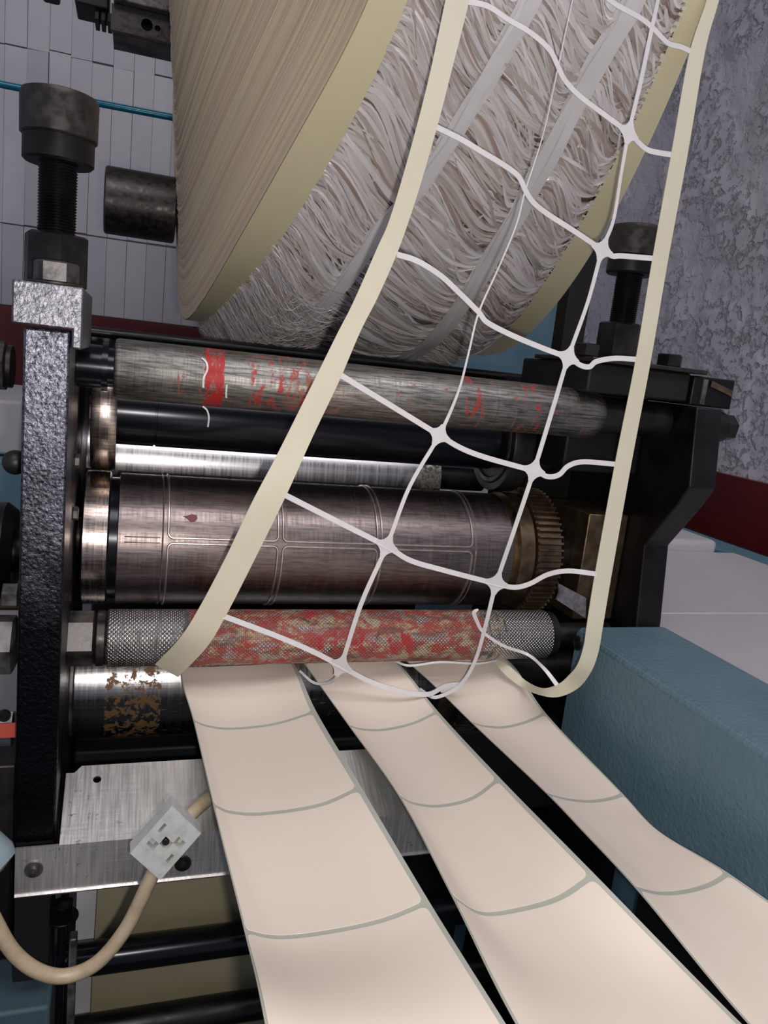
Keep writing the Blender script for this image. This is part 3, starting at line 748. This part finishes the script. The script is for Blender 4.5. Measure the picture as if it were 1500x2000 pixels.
def jack(name, label, X, Y, zoff=0, s=1.0):
    t = thing(name, label, 'screw', (X, Y, .018 + zoff), 'pressure screws of the machine')
    o = (X, Y, zoff)
    obj('cap', lathe([(.0845, .0160), (.0852, .0168), (.1010, .0170), (.1030, .0164), (.1036, .0150), (.1020, .0120), (.1020, .0001)], o, (0, 0, 1), 72), M['gunmetal'], t, label='scuffed grey-brown cap')
    obj('collar', lathe([(.0735, .0146), (.0745, .0156), (.0844, .0156), (.0844, .01)], o, (0, 0, 1), 72), M['black'], t)
    obj('threaded_rod', join(thread(.040, .0745, .0086, .0013, o), cyl(.018, .0745, .0079, o, (0, 0, 1), 32, .0001)), M['black'], t, sharp=20)
    obj('hex_nut', hexa(.0181, .0425, .0150, o, (0, 0, 1), rot=.22), M['dark_steel'], t)
    return t
jack('jack_screw', 'threaded black pressure screw with scuffed cap on the left post', -.0352, .412)
jack('jack_screw', 'threaded black pressure screw with scuffed cap on the right frame', .307, .452)
# things left of the post
t = thing('shaft_nut', 'dark hexagonal nut on the idler shaft left of the post', 'nut', (-.056, .43, -.02))
obj('hex_nut', hexa(-.0475, -.0385, .0125, (-.0185, .425, -.0215), (1, 0, 0), rot=.3), M['gunmetal'], t)
obj('washer', washer(-.0385, -.036, .0105, (-.0185, .425, -.0215), (1, 0, 0)), M['dark_steel'], t)
o = obj('nip_nut', hexa(-.020, -.0020, .0150, (-.0452, .395, -.155), (1, 0, 0), rot=.4), M['nut']); tag(o, 'large pale worn hexagonal nut left of the post at knurled roller height', 'nut')
o = obj('chrome_nut', hexa(-.020, -.0020, .0095, (-.0452, .395, -.2000), (1, 0, 0), rot=.1), M['steel']); tag(o, 'shiny chrome nut low on the left of the post', 'nut')
o = obj('small_bolt', hexa(-.011, -.0040, .0060, (-.0412, .385, -.1265), (1, 0, 0), rot=.1), M['nut']); tag(o, 'small grey bolt head left of the post above the large nut', 'bolt')
t = thing('round_knob', 'round glossy black knob left of the post', 'knob', (-.052, .42, -.08))
import bmesh
def ball(c, r, n=20):
    prof = [(-r * cos(pi * k / n), max(r * sin(pi * k / n), 1e-6)) for k in range(n + 1)]
    return lathe(prof, c, (1, 0, 0), 32, capped=False)
p = atY(30, 903, .42); obj('ball', ball(p, .0062), M['rubber'], t); obj('stem', cyl(0, .012, .002, (p.x, .42, p.z), (1, 0, 0), 16, .0001), M['dark_steel'], t)
t = thing('motor_hub', 'broad black bearing hub left of the post', 'hub', (-.08, .47, -.12))
p = atY(0, 1085, .46); obj('hub', lathe([(-.09, .028), (-.045, .028), (-.040, .024), (-.0405, .012), (-.02, .012)], (-.017, .47, p.z), n=64), M['black'], t)
t = thing('control_bracket', 'dark bracket with an orange-red label left of the post', 'bracket', (-.06, .385, -.26))
cbr = obj('bracket', box((-.075, .385, -.262), (-.0450, .40, -.203 - .012)), M['dark_steel'], t, bevel=.001)
a = atY(24, 1440, .3845); b = atY(24, 1412, .3845)
obj('red_label', box((-.074, .3842, a.z), (-.0452, .3849, b.z)), M['orange'], cbr, label='flat orange-red label')
a = atY(8, 1398, .384); obj('socket_screw', lathe([(0, .003), (.0016, .003), (.0016, .0016), (.0008, .0016), (.0008, .0001)], (a.x, .385, a.z), (0, -1, 0), 20), M['dark_steel'], t)
obj('lower_casting', box((-.080, .388, -.33), (-.0456, .42, -.2625)), M['black'], t, bevel=.003)
t = thing('star_knob', 'pale blue rounded knob at the left frame edge', 'knob', (-.06, .35, -.26))
p = atY(-32, 1668, .34); obj('knob', lathe([(-.012, .006), (-.010, .0095), (-.002, .0108), (.006, .0105), (.010, .0085), (.011, .0001)], p, (.75, -.3, -.6), 40), M['knob_blue'], t)
obj('knob_neck', lathe([(-.026, .005), (-.012, .0058)], p, (.75, -.3, -.6), 24), M['dark_steel'], t)

# ================================================================ ALUMINIUM PLATE, CABLE
t = thing('guard_plate', 'scratched aluminium guard plate bent along its lower edge, one round hole', 'plate', (.1, .37, -.27))
YF = .362; zb = -.246; zl = -.2715
def slope(Yc, Zc): return None
ytop, ztop = .402, -.2270
def S(x, f, off=0):     # point on the sloping web, f from 0 (bend) to 1 (top)
    n = Vector((0, -(ztop - zb), (ytop - YF))).normalized(); p = Vector((x, YF + (ytop - YF) * f, zb + (ztop - zb) * f)); return p + n * off
V, F = plate_holes(-.0225, .30, 0, 1, [(-.0072, .80, .0001)], 0, 1)
# sloping web with a real hole: build flat in (x, s) then lift onto the slope
Ls = math.hypot(ytop - YF, ztop - zb); hp = atY(190, 1517, .394)
V, F = plate_holes(-.0225, .20, 0, Ls - .004, [(hp.x, Ls * .80, .0021)], 0, .0012)
V2 = []
for (x, y, z) in V:
    f = z / Ls; V2.append(S(x, f, -y))
Vt, Ft = prism([(-.0185, Ls - .004), (.20, Ls - .004), (.20, Ls), (-.0150, Ls)], 'y', 0, .0012)
Vt2 = [S(x, z / Ls, -y) for x, y, z in Vt]
obj('upper_web', join((V2, F), (Vt2, Ft)), M['plate'], t, sharp=25)
flng = obj('lower_flange', plate_holes(-.0420, .20, zl, zb, [(-.0355, zb - .0125, .0020)], YF, YF + .0012), M['plate'], t)
obj('flange_lip', box((-.0420, YF - .0012, zl - .0006), (.20, YF + .0012, zl)), M['steel'], t)
p = atY(66, 1697, YF); obj('rivet', lathe([(0, .0042), (.0010, .0042), (.0011, .0026), (.0032, .0022), (.0036, .0001)], (p.x, YF, p.z), (0, -1, 0), 24), M['nut'], flng)
p = atY(357, 1685, YF); obj('rivet', lathe([(0, .0042), (.0012, .0042), (.0013, .0026), (.0034, .0022), (.0038, .0001)], (p.x, YF, p.z), (0, -1, 0), 24), M['black'], flng, label='black screw half behind the clip')

YC = .333
cpts = [atY(u, v, y) for u, v, y in ((-60, 1700, .335), (-15, 1790, YC), (25, 1858, YC), (75, 1897, YC), (130, 1906, YC), (190, 1880, YC), (245, 1815, YC), (283, 1740, YC), (325, 1652, YC), (366, 1598, .339), (398, 1568, .352), (428, 1545, .366), (455, 1525, .374), (480, 1508, .378))]
o = obj('sheathed_cable', tube(cpts, .0034, 16, 8), M['cable']); tag(o, 'thick beige cable curving below the aluminium plate', 'cable')
t = thing('cable_clip', 'pale grey square plastic cable clip with slots on the beige cable', 'clip', tuple(atY(324, 1650, YC)))
c0, c1, c2, c3 = [atY(u, v, YC - .0045) for u, v in ((336, 1574), (393, 1628), (306, 1725), (254, 1667))]
ex = (c1 - c0); ey = (c3 - c0)                       # along short and long edges
def cl(a_, b_, d_): q = c0 + ex * a_ + ey * b_; return Vector((q.x, q.y + d_, q.z))
xs = [0, .14, .22, .38, .62, .78, .86, 1]; ys = [0, .28, .42, .45, .56, .58, .72, 1]
rects = [(.14, .22, .28, .45), (.78, .86, .56, .72), (.62, .86, .28, .42), (.14, .38, .58, .72), (.38, .62, .42, .58)]
xs = sorted({0, 1} | {r[0] for r in rects} | {r[1] for r in rects}); ys = sorted({0, 1} | {r[2] for r in rects} | {r[3] for r in rects})
V = []; F = []
def q4(*P): n = len(V); V.extend(P); F.append((n, n + 1, n + 2, n + 3))
inh = lambda a_, b_: any(r[0] < a_ < r[1] and r[2] < b_ < r[3] for r in rects)
dp = .0045; bk = .0085
for i in range(len(xs) - 1):
    for j in range(len(ys) - 1):
        a0, a1, b0, b1 = xs[i], xs[i + 1], ys[j], ys[j + 1]; h = inh((a0 + a1) / 2, (b0 + b1) / 2)
        z_ = dp if h else 0
        q4(cl(a0, b0, z_), cl(a1, b0, z_), cl(a1, b1, z_), cl(a0, b1, z_))
for r in rects:
    a0, a1, b0, b1 = r
    for (p_, q_) in (((a0, b0), (a1, b0)), ((a1, b0), (a1, b1)), ((a1, b1), (a0, b1)), ((a0, b1), (a0, b0))):
        q4(cl(*p_, 0), cl(*q_, 0), cl(*q_, dp), cl(*p_, dp))
for (p_, q_) in (((0, 0), (1, 0)), ((1, 0), (1, 1)), ((1, 1), (0, 1)), ((0, 1), (0, 0))):
    q4(cl(*p_, 0), cl(*q_, 0), cl(*q_, bk), cl(*p_, bk))
q4(cl(0, 0, bk), cl(1, 0, bk), cl(1, 1, bk), cl(0, 1, bk))
cbody = obj('clip_body', (V, F), M['clip'], t, sharp=20)
q_ = cl(.5, .5, .0005); obj('centre_pin', cyl(0, .003, .0016, (q_.x, q_.y, q_.z), (0, 1, 0), 20, .0002), M['rubber'], cbody)

# below the plate
t = thing('lower_web', 'olive liner paper web running down below the aluminium plate', 'paper web', (.15, .46, -.9))
Lw = [atY(190, 1700, .45), atY(186, 1850, .45), atY(178, 1990, .45)]
obj('web', slab([Vector((-.004, .452, -.28)), Vector((-.006, .452, -.40)), Vector((-.006, .452, -.9))], [Vector((.16, .452, -.28)), Vector((.16, .452, -.40)), Vector((.16, .452, -.9))], .0004), M['olive'], t)
z1 = -.85 * .435; z2 = -.885 * .435
o = obj('guide_roller', cyl(-.022, .27, .0100, (0, .435, (-.862 - .895) / 2 * .427), n=48), M['blueblack']); tag(o, 'slim black guide roller crossing the olive paper web', 'roller')
o = obj('lower_guide_roller', cyl(-.022, .27, .0095, (0, .435, -.995 * .430), n=48), M['black']); tag(o, 'black guide roller at the bottom edge of the olive web', 'roller')
p = atY(176, 1820, .47); o = obj('white_sheet', box((p.x - .009, .470, -.55), (p.x + .03, .4708, -.345)), M['white_paper']); tag(o, 'white sheet edge showing left of the olive web', 'paper')
t = thing('adjusting_rod', 'thin black threaded rod under a hexagonal head below the plate', 'rod', (-.02, .4, -.5))
p = atY(122, 1778, .40); obj('rod', cyl(-.12, 0, .0022, (p.x, .40, p.z), (0, 0, 1), 20, .0002), M['blueblack'], t); obj('hex_head', hexa(-.003, .005, .0062, (p.x, .40, p.z), (0, 0, 1)), M['black'], t); obj('washer', washer(-.0045, -.0032, .0085, (p.x, .40, p.z), (0, 0, 1)), M['black'], t)
p = atY(143, 1835, .385); o = obj('flat_rail', box((p.x - .002, .385, -.6), (p.x + .002, .392, p.z)), M['nut'], bevel=.0008); tag(o, 'narrow grey upright flat bar beside the beige cable loop', 'bar')
t = thing('machine_base', 'dark machine base with blue lower panel under the aluminium plate', 'machine base', (0, .6, -H))
obj('base_panel', box((-.40, .49, -.3585), (-.047, .55, -.275)), M['black_matt'], t)
obj('crossbar', box((-.024, .50, -.345), (.350, .55, -.272)), M['black_matt'], t, bevel=.002)
obj('blue_panel', box((-.40, .385, -.819), (-.026, .55, -.359)), M['blue_dark'], t, bevel=.002)
obj('plinth', box((-.40, .378, -H), (.38, .94, -.82)), M['black_matt'], t)
obj('rear_panel', box((-.024, .63, -.82), (.345, .66, -.27)), M['black_matt'], t)

# ================================================================ RIGHT SIDE FRAME
t = thing('right_frame', 'black right side frame of the machine with stepped outline', 'frame', (.365, .5, -.6))
def cy(px, py, X): p = atX(px, py, X); return (p.y, p.z)
outl = [(.420, -.0060), (.4130, -.058), (.422, -.072), (.448, -.106), (.441, -.165), (.441, -.60), (.62, -.60), (.62, -.0060)]
obj('side_plate', prism(outl, 'x', .352, .373), M['black'], t, bevel=.001)
obj('head_block', box((.274, .430, -.004), (.3515, .520, .0150)), M['black_matt'], t, bevel=.0015)
obj('lower_head', box((.290, .470, -.060), (.3515, .520, -.0045)), M['black_matt'], t, bevel=.0015)
obj('top_plate', box((.272, .425, .0152), (.360, .500, .0180)), M['gunmetal'], t, bevel=.0006)
eblk = obj('end_block', box((.3525, .428, -.0055), (.386, .475, .0140)), M['black'], t, bevel=.001)
obj('worn_strap', box((.3595, .4268, -.004), (.3630, .4279, .0125)), M['nut'], eblk, label='shiny rubbed strip')
v_ = [Vector((.366, .4272, .010)), Vector((.384, .4272, .0052))]; obj('rust_streak', ribbon(v_, .004, .0006), M['brass'], eblk, label='rusty brown smear on the block')
obj('bolt_head', hexa(-.0005, .0085, .0090, (.3835, .431, -.018), (1, 0, 0), rot=.2), M['dark_steel'], t)
obj('boss', cyl(.3732, .3828, .0105, (0, .431, -.018), n=40), M['black'], t)
for (px, py) in ((1148, 690), (1308, 704)):
    p = atY(px, py, .44); obj('bolt_head', hexa(.0182, .0262, .0085, (min(p.x, .350), .44, 0), (0, 0, 1), rot=.3), M['dark_steel'], t)
obj('inner_column', prism([(.555, -.01), (.60, -.01), (.60, -.27), (.555, -.27)], 'x', .30, .3515), M['black_matt'], t)
obj('bearing_block', prism([(.470, -.090), (.530, -.090), (.530, -.170), (.470, -.170)], 'x', .318, .3515), M['brass'], t, bevel=.001)
obj('bearing_cap', lathe([(.312, .010), (.312, .019), (.3178, .019)], (0, .505, -.127), n=40), M['dark_steel'], t)
# upright bar and its blue guard behind
o = obj('upright_bar', prism([(.409, -.1805), (.430, -.1805), (.437, .215), (.4090, .215)], 'y', .70, .72), M['black_matt'], bevel=.001); tag(o, 'black upright bar behind the right end of the roll', 'bar')
t = thing('stand_in_plate', 'small grey plate added where the white bench shows through below the die gear', 'stand_in_plate', (.3, .43, -.15))  # added plate standing in for the white bench seen through an opening
P = [atY(u, v, .448) for u, v in ((1092, 1140), (1145, 1168), (1144, 1208), (1088, 1172), (1093, 1158))]
obj('grey_plate', prism([(q.x, q.z) for q in P], 'y', .4480, .4500), M['scrap'], t)
# blue cover
t = thing('side_cover', 'teal-blue textured machine cover at the lower right', 'cover', (.34, .2, -.60))
cov = [(.2995, -.1665), (.3030, -.1632), (.3715, -.1632), (.3745, -.166), (.3745, -.262), (.2995, -.262)]
obj('cover_shell', prism(cov, 'y', -.12, .437), M['bluecover'], t, bevel=.0022)
obj('support_leg', box((.335, -.10, -H), (.372, .37, -.2622)), M['black_matt'], t)
p = atX(1129, 1256, .2995)
obj('recess_ring', lathe([(0, .0052), (.0012, .0050), (.0012, .0038), (.0002, .0036), (.0002, .0001)], (.2996, p.y, p.z), (-1, 0, 0), 28), M['rubber'], t)
obj('socket_screw', lathe([(.0002, .0030), (.0010, .0028), (.0010, .0015), (.0004, .0014), (.0004, .0001)], (.2994, p.y, p.z), (-1, 0, 0), 24), M['dark_steel'], t)

# ================================================================ LABEL STRIPS
def strip(label, stations, tail, nc=5, w_left=.010, w_right=.972):
    """stations: (s, Y, [5 pixels]); s whole = a die line. Surface by splines both ways."""
    t = thing('label_strip', label, 'label strip', tuple(tail[0][0]), 'die-cut label strips')
    ctrl = []; ss = []
    for s, Y, px in stations:
        ctrl.append([atY(u, v, Y) if not isinstance(u, Vector) else u for u, v in px]); ss.append(s)
    for s, pts in tail[1]: ctrl.append(pts); ss.append(s)
    NT_ = 24; rows = [spline(c, NT_ // 4) for c in ctrl]
    def at_s(s):
        i = 0
        while i < len(ss) - 2 and s > ss[i + 1]: i += 1
        f = (s - ss[i]) / (ss[i + 1] - ss[i]); out = []
        for k in range(NT_ + 1):
            b_, c_ = rows[i][k], rows[i + 1][k]
            h = ss[i + 1] - ss[i]
            mb = (c_ - rows[i - 1][k]) / (ss[i + 1] - ss[i - 1]) * h if i > 0 else (c_ - b_)
            mc = (rows[i + 2][k] - b_) / (ss[i + 2] - ss[i]) * h if i + 2 < len(ss) else (c_ - b_)
            out.append(b_ * (2 * f ** 3 - 3 * f * f + 1) + mb * (f ** 3 - 2 * f * f + f) + c_ * (3 * f * f - 2 * f ** 3) + mc * (f ** 3 - f * f))
        return out
    def grid(s0, s1, t0, t1, ns, nt, off, rc=0, th=.00022):
        G = []
        for i in range(ns + 1):
            f = i / ns
            if rc: f = .5 - .5 * cos(pi * f) if ns > 8 else f
            s = s0 + (s1 - s0) * f; row = at_s(s); ds = min(s - s0, s1 - s); inset = 0
            if rc:
                rs = .035
                if ds < rs: inset = rc * (1 - sqrt(max(0, 1 - (1 - ds / rs) ** 2)))
            line = []
            for j in range(nt + 1):
                tt = (t0 + inset) + (t1 - t0 - 2 * inset) * j / nt; k_ = min(int(tt * NT_), NT_ - 1); fr = tt * NT_ - k_
                line.append(row[k_].lerp(row[k_ + 1], fr))
            G.append(line)
        V = []; F = []; n = nt + 1; N = (ns + 1) * n; nor = []
        for i in range(ns + 1):
            for j in range(n):
                a_ = G[min(i + 1, ns)][j] - G[max(i - 1, 0)][j]; b_ = G[i][min(j + 1, nt)] - G[i][max(j - 1, 0)]
                q = b_.cross(a_); q = q.normalized() if q.length > 1e-12 else Vector((0, 0, 1))
                if q.z < 0: q = -q
                nor.append(q)
        for side in (off, off - th):
            for i in range(ns + 1):
                for j in range(n): V.append(G[i][j] + nor[i * n + j] * side)
        for i in range(ns):
            for j in range(nt):
                a_ = i * n + j; F.append((a_, a_ + 1, a_ + n + 1, a_ + n)); a_ += N; F.append((a_, a_ + n, a_ + n + 1, a_ + 1))
        for i in range(ns):
            for j in (0, nt): a_ = i * n + j; F.append((a_, a_ + n, a_ + n + N, a_ + N))
        for j in range(nt):
            for i in (0, ns): a_ = i * n + j; F.append((a_, a_ + 1, a_ + 1 + N, a_ + N))
        return V, F
    smax = ss[-1]
    obj('liner', grid(0, smax, 0, 1, 120, 24, 0), M['liner'], t, sharp=60)
    s = 0; g = .018
    while s < smax - .01:
        a_ = s + (g if s > 0 else 0); b_ = min(s + 1, smax) - (g if s + 1 < smax else 0)
        obj('label', grid(a_, b_, w_left, w_right, 40, 24, .00030, rc=.035, th=.00018), M['label'], t, sharp=60); s += 1
    return t
def tailpts(left, right, sag, ext):
    out = []
    for (s, L, R) in ext:
        L = Vector(L); R = Vector(R); P = []
        for f, h in ((0, 0), (.25, -.75), (.5, -1), (.75, -.75), (1, 0)):
            q = L.lerp(R, f); q.z += h * sag; P.append(q)
        out.append((s, P))
    return out
st1 = [(0, .462, [(352, 1304), (405, 1303), (460, 1301), (520, 1298), (573, 1294)]),
       (.22, .450, [(356, 1335), (405, 1336), (462, 1334), (525, 1327), (585, 1316)]),
       (1, .414, [(378, 1408), (402, 1418), (450, 1424), (535, 1415), (618, 1390)]),
       (2, .328, [(417, 1573), (450, 1587), (515, 1590), (625, 1573), (706, 1538)]),
       (3, .243, [(478, 1820), (545, 1832), (650, 1820), (752, 1797), (839, 1762)])]
L4 = atY(518, 2000, .172); R4 = atY(985, 1995, .172)
strip('left strip of blush-coloured labels, beside the aluminium plate', st1,
      ((atY(480, 1825, .243),), tailpts(0, 0, .004, [(3.83, L4, R4), (5.2, L4 + Vector((-.004, -.115, .010)), R4 + Vector((.0, -.115, .012))), (7, L4 + Vector((-.004, -.27, .012)), R4 + Vector((.0, -.27, .016)))])))
st2 = [(0, .462, [(594, 1296), (640, 1294), (685, 1291), (728, 1288), (768, 1285)]),
       (.22, .450, [(622, 1335), (655, 1336), (700, 1332), (750, 1322), (792, 1310)]),
       (1, .414, [(682, 1418), (706, 1425), (750, 1426), (808, 1413), (856, 1390)]),
       (2, .328, [(780, 1556), (808, 1570), (858, 1575), (922, 1560), (977, 1520)]),
       (3, .243, [(884, 1752), (938, 1785), (1008, 1779), (1092, 1755), (1162, 1708)])]
L4 = atY(1008, 2000, .172); R4 = atY(1447, 1998, .172)
strip('middle strip of blush-coloured labels, between the two other strips', st2,
      ((atY(1000, 1750, .243),), tailpts(0, 0, .004, [(3.83, L4, R4), (5.2, L4 + Vector((-.002, -.115, .008)), R4 + Vector((.004, -.115, .010))), (7, L4 + Vector((0, -.27, .010)), R4 + Vector((.006, -.27, .012)))])))
st3 = [(0, .462, [(790, 1288), (840, 1288), (890, 1286), (940, 1283), (982, 1280)]),
       (.22, .450, [(838, 1330), (870, 1332), (920, 1328), (965, 1318), (1008, 1306)]),
       (1, .414, [(922, 1412), (945, 1419), (985, 1421), (1030, 1410), (1066, 1393)]),
       (2, .328, [(1070, 1552), (1108, 1562), (1155, 1566), (1195, 1560), (1218, 1552)]),
       (2.42, .2925, [(1137, 1622), (1180, 1634), (1228, 1634), (1262, 1626), (1284, 1621)]),
       (3, .243, [(1243, 1736), (1290, 1746), (1340, 1742), (1388, 1728), (1424, 1706)])]
L4 = atY(1462, 2000, .172); R4 = Vector((.2725, .172, L4.z + .006))
strip('right strip of blush-coloured labels, against the teal cover', st3,
      ((atY(1300, 1740, .243),), tailpts(0, 0, .003, [(3.83, L4, R4), (5.2, L4 + Vector((.0, -.115, .004)), R4 + Vector((.0, -.115, .006))), (7, L4 + Vector((0, -.27, .006)), R4 + Vector((.0, -.27, .008)))])))

# ================================================================ WASTE MATRIX (the peeled net)
def ny(v):      # distance of the net plane from the lens, by height in the picture
    T = [(0, .418), (300, .408), (700, .404), (1000, .404), (1200, .415), (1290, .425), (1330, .430), (1400, .425)]
    for i in range(len(T) - 1):
        if v <= T[i + 1][0]:
            f = (v - T[i][0]) / (T[i + 1][0] - T[i][0]); return T[i][1] * (1 - f) + T[i + 1][1] * f
    return T[-1][1]
def npt(p, dy=0): return atY(p[0], p[1], ny(p[1]) + (p[2] if len(p) > 2 else 0) + dy)
net = thing('waste_matrix', 'cream-edged white net of label waste pulled up to the big roll', 'waste net', tuple(atY(660, 1305, .42)))
Lf = [(884, -60), (870, 0), (838, 150), (802, 290), (762, 425), (735, 488), (690, 590), (657, 655), (600, 770), (540, 890), (490, 985), (440, 1090), (390, 1185), (352, 1245), (303, 1298, .008)]
Rt = [(930, -60), (917, 0), (884, 130), (853, 250), (815, 380), (778, 488), (738, 580), (704, 647), (662, 745), (612, 850), (560, 965), (506, 1075), (446, 1193), (405, 1262), (348, 1322, .016)]
def edge2(A, B, n=10):
    a_ = spline([npt(p) for p in A], n); b_ = spline([npt(p) for p in B], n); return slab(a_, b_, .0004)
obj('edge_strip', edge2(Lf, Rt), M['net_edge'], net, sharp=60, label='wide cream left edge strip')
Lf = [(1391, -60, .0), (1380, 0), (1345, 110), (1311, 300), (1275, 500), (1241, 704), (1201, 905), (1162, 1120, -.01), (1147, 1215, -.026), (1140, 1262, -.034), (1128, 1298, -.04), (1110, 1320, -.038), (1090, 1336, -.032), (1060, 1344, -.02), (1028, 1330, .004), (1000, 1305, .014), (975, 1288, .026)]
Rt = [(1414, -60, .0), (1404, 0), (1377, 100), (1343, 300), (1306, 500), (1271, 704), (1233, 905), (1193, 1130, -.01), (1177, 1225, -.026), (1168, 1275, -.034), (1154, 1312, -.04), (1130, 1343, -.038), (1092, 1361, -.032), (1056, 1358, -.02), (1018, 1342, .004), (985, 1316, .014), (962, 1290, .026)]
obj('edge_strip', edge2(Lf, Rt), M['net_edge'], net, sharp=60, label='narrow cream right edge strip ending in a loop')
def strandn(name, P, wpx, tws=None, dy=0, sub=6):
    C = spline([npt(p, dy) for p in P], sub); n = len(C)
    if isinstance(wpx, (int, float)): wl = [wpx * .00028] * n
    else: wl = [ (wpx[min(i // sub, len(wpx) - 1)] * (1 - (i % sub) / sub) + wpx[min(i // sub + 1, len(wpx) - 1)] * ((i % sub) / sub)) * .00028 for i in range(n)]
    obj(name, ribbon(C, wl, .0004), M['net_white'], net, sharp=60)
strandn('long_strand', [(1135, -60), (1118, 0), (1086, 150), (1060, 265), (1026, 372), (1008, 440), (975, 520), (935, 610), (915, 690), (895, 765), (858, 850), (800, 950), (755, 1067), (705, 1180), (666, 1300), (650, 1330, .004), (615, 1334, .014), (585, 1310, .024)],
        [2, 2, 2, 2, 3, 3, 3, 4, 4, 5, 8, 8, 9, 10, 10, 8, 6, 5])
strandn('long_strand', [(1296, -60), (1285, 0), (1272, 60), (1250, 165), (1228, 258), (1213, 340), (1198, 430), (1176, 488), (1148, 590), (1110, 697), (1082, 790), (1043, 918), (1006, 1030), (969, 1140), (950, 1215), (928, 1290), (898, 1338, .0), (850, 1362, .0), (820, 1345, .01)],
        [7, 8, 9, 9, 8, 7, 7, 9, 8, 9, 10, 10, 10, 10, 10, 9, 9, 8, 5])
rowsN = [
 [(1130, -60), (1190, 0), (1250, 35), (1275, 55), (1304, 84), (1330, 92), (1357, 104)],
 [(905, 2), (952, 12), (992, 38), (1036, 64), (1072, 96), (1090, 130), (1102, 155), (1130, 186), (1180, 224), (1228, 260), (1260, 290), (1284, 298), (1318, 303)],
 [(850, 247), (900, 272), (940, 296), (980, 320), (1012, 344), (1026, 372), (1042, 396), (1072, 420), (1116, 448), (1176, 488), (1196, 500), (1214, 500), (1278, 505)],
 [(775, 497), (815, 510), (860, 538), (900, 575), (935, 610), (952, 630), (1000, 655), (1060, 680), (1110, 699), (1135, 714), (1152, 716), (1165, 706), (1200, 700), (1245, 702)],
 [(664, 732), (760, 790), (858, 850), (900, 875), (950, 894), (1043, 920), (1070, 931), (1092, 927), (1110, 910), (1140, 902), (1205, 907)],
 [(555, 966), (650, 1014), (755, 1067), (800, 1094), (860, 1112), (969, 1140), (1005, 1147), (1035, 1140), (1070, 1122), (1110, 1115, -.004), (1165, 1121, -.0105)],
 [(436, 1203), (540, 1242), (610, 1272), (666, 1301), (720, 1330), (780, 1349), (835, 1356), (870, 1340, .004), (905, 1336, .004)],
 [(934, 1190), (926, 1196), (930, 1210), (945, 1236), (985, 1262), (1030, 1278), (1062, 1305, -.02), (1088, 1338, -.032)],
]
for i, rr_ in enumerate(rowsN):
    strandn('cross_strand', rr_, 11 if i < 7 else [4, 10, 9, 7, 7, 7, 8, 10], dy=.0002)
strandn('loose_strand', [(770, 1290, .02), (800, 1300, .012), (860, 1293, .01), (930, 1296, .014), (970, 1290, .02)], 5)
# webbed junctions: little four-pointed gussets
def gusset(c, dirs, L=22, wd=5):
    pts = []
    D = sorted([math.atan2(d[1] - c[1], d[0] - c[0]) for d in dirs])
    for k, a_ in enumerate(D):
        nx = D[(k + 1) % len(D)]; 
        if nx <= a_: nx += 2 * pi
        ca, sa = cos(a_), sin(a_)
        p1 = (c[0] + ca * L + sa * wd * .9, c[1] + sa * L - ca * wd * .9); p2 = (c[0] + ca * L - sa * wd * .9, c[1] + sa * L + ca * wd * .9)
        pts += [p1, p2]
        if nx - a_ < pi * .95:
            mid = (a_ + nx) / 2; h = (nx - a_) / 2; rr = min(wd / max(sin(h), .3) + 3.5, L)
            q = (c[0] + cos(mid) * rr, c[1] + sin(mid) * rr)
            n2 = (c[0] + cos(nx) * L + sin(nx) * wd * .9, c[1] + sin(nx) * L - cos(nx) * wd * .9)
            for f in (.25, .5, .75):
                pts.append(((1 - f) ** 2 * p2[0] + 2 * f * (1 - f) * q[0] + f * f * n2[0], (1 - f) ** 2 * p2[1] + 2 * f * (1 - f) * q[1] + f * f * n2[1]))
    n = len(pts); V = [npt(p, -.0002) for p in pts] + [npt(p, .0003) for p in pts] + [npt(c, -.0002), npt(c, .0003)]
    F = []
    for i in range(n):
        j = (i + 1) % n; F += [(i, j, 2 * n), (n + j, n + i, 2 * n + 1), (i, n + i, n + j, j)]
    obj('junction', (V, F), M['net_white'], net, sharp=40)
for c, ds in (((858, 850), ((760, 790), (950, 900), (895, 765), (800, 950))), ((755, 1067), ((650, 1014), (860, 1112), (800, 960), (705, 1180))), ((666, 1301), ((560, 1250), (760, 1345), (705, 1180), (652, 1328))),
              ((1176, 488), ((1090, 440), (1200, 500), (1198, 430), (1150, 580))), ((1110, 698), ((1000, 655), (1140, 714), (1150, 580), (1082, 790))), ((1043, 919), ((950, 894), (1072, 929), (1082, 790), (1006, 1030))),
              ((969, 1140), ((860, 1112), (1005, 1147), (1006, 1030), (950, 1215))), ((1228, 259), ((1150, 205), (1260, 286), (1250, 165), (1213, 340)))):
    gusset(c, ds)

# ---------------------------------------------------------------- lift everything so that the floor is at zero
for o in SC.objects:
    if o.parent is None and o.type in {'MESH', 'EMPTY'}: o.location.z += H
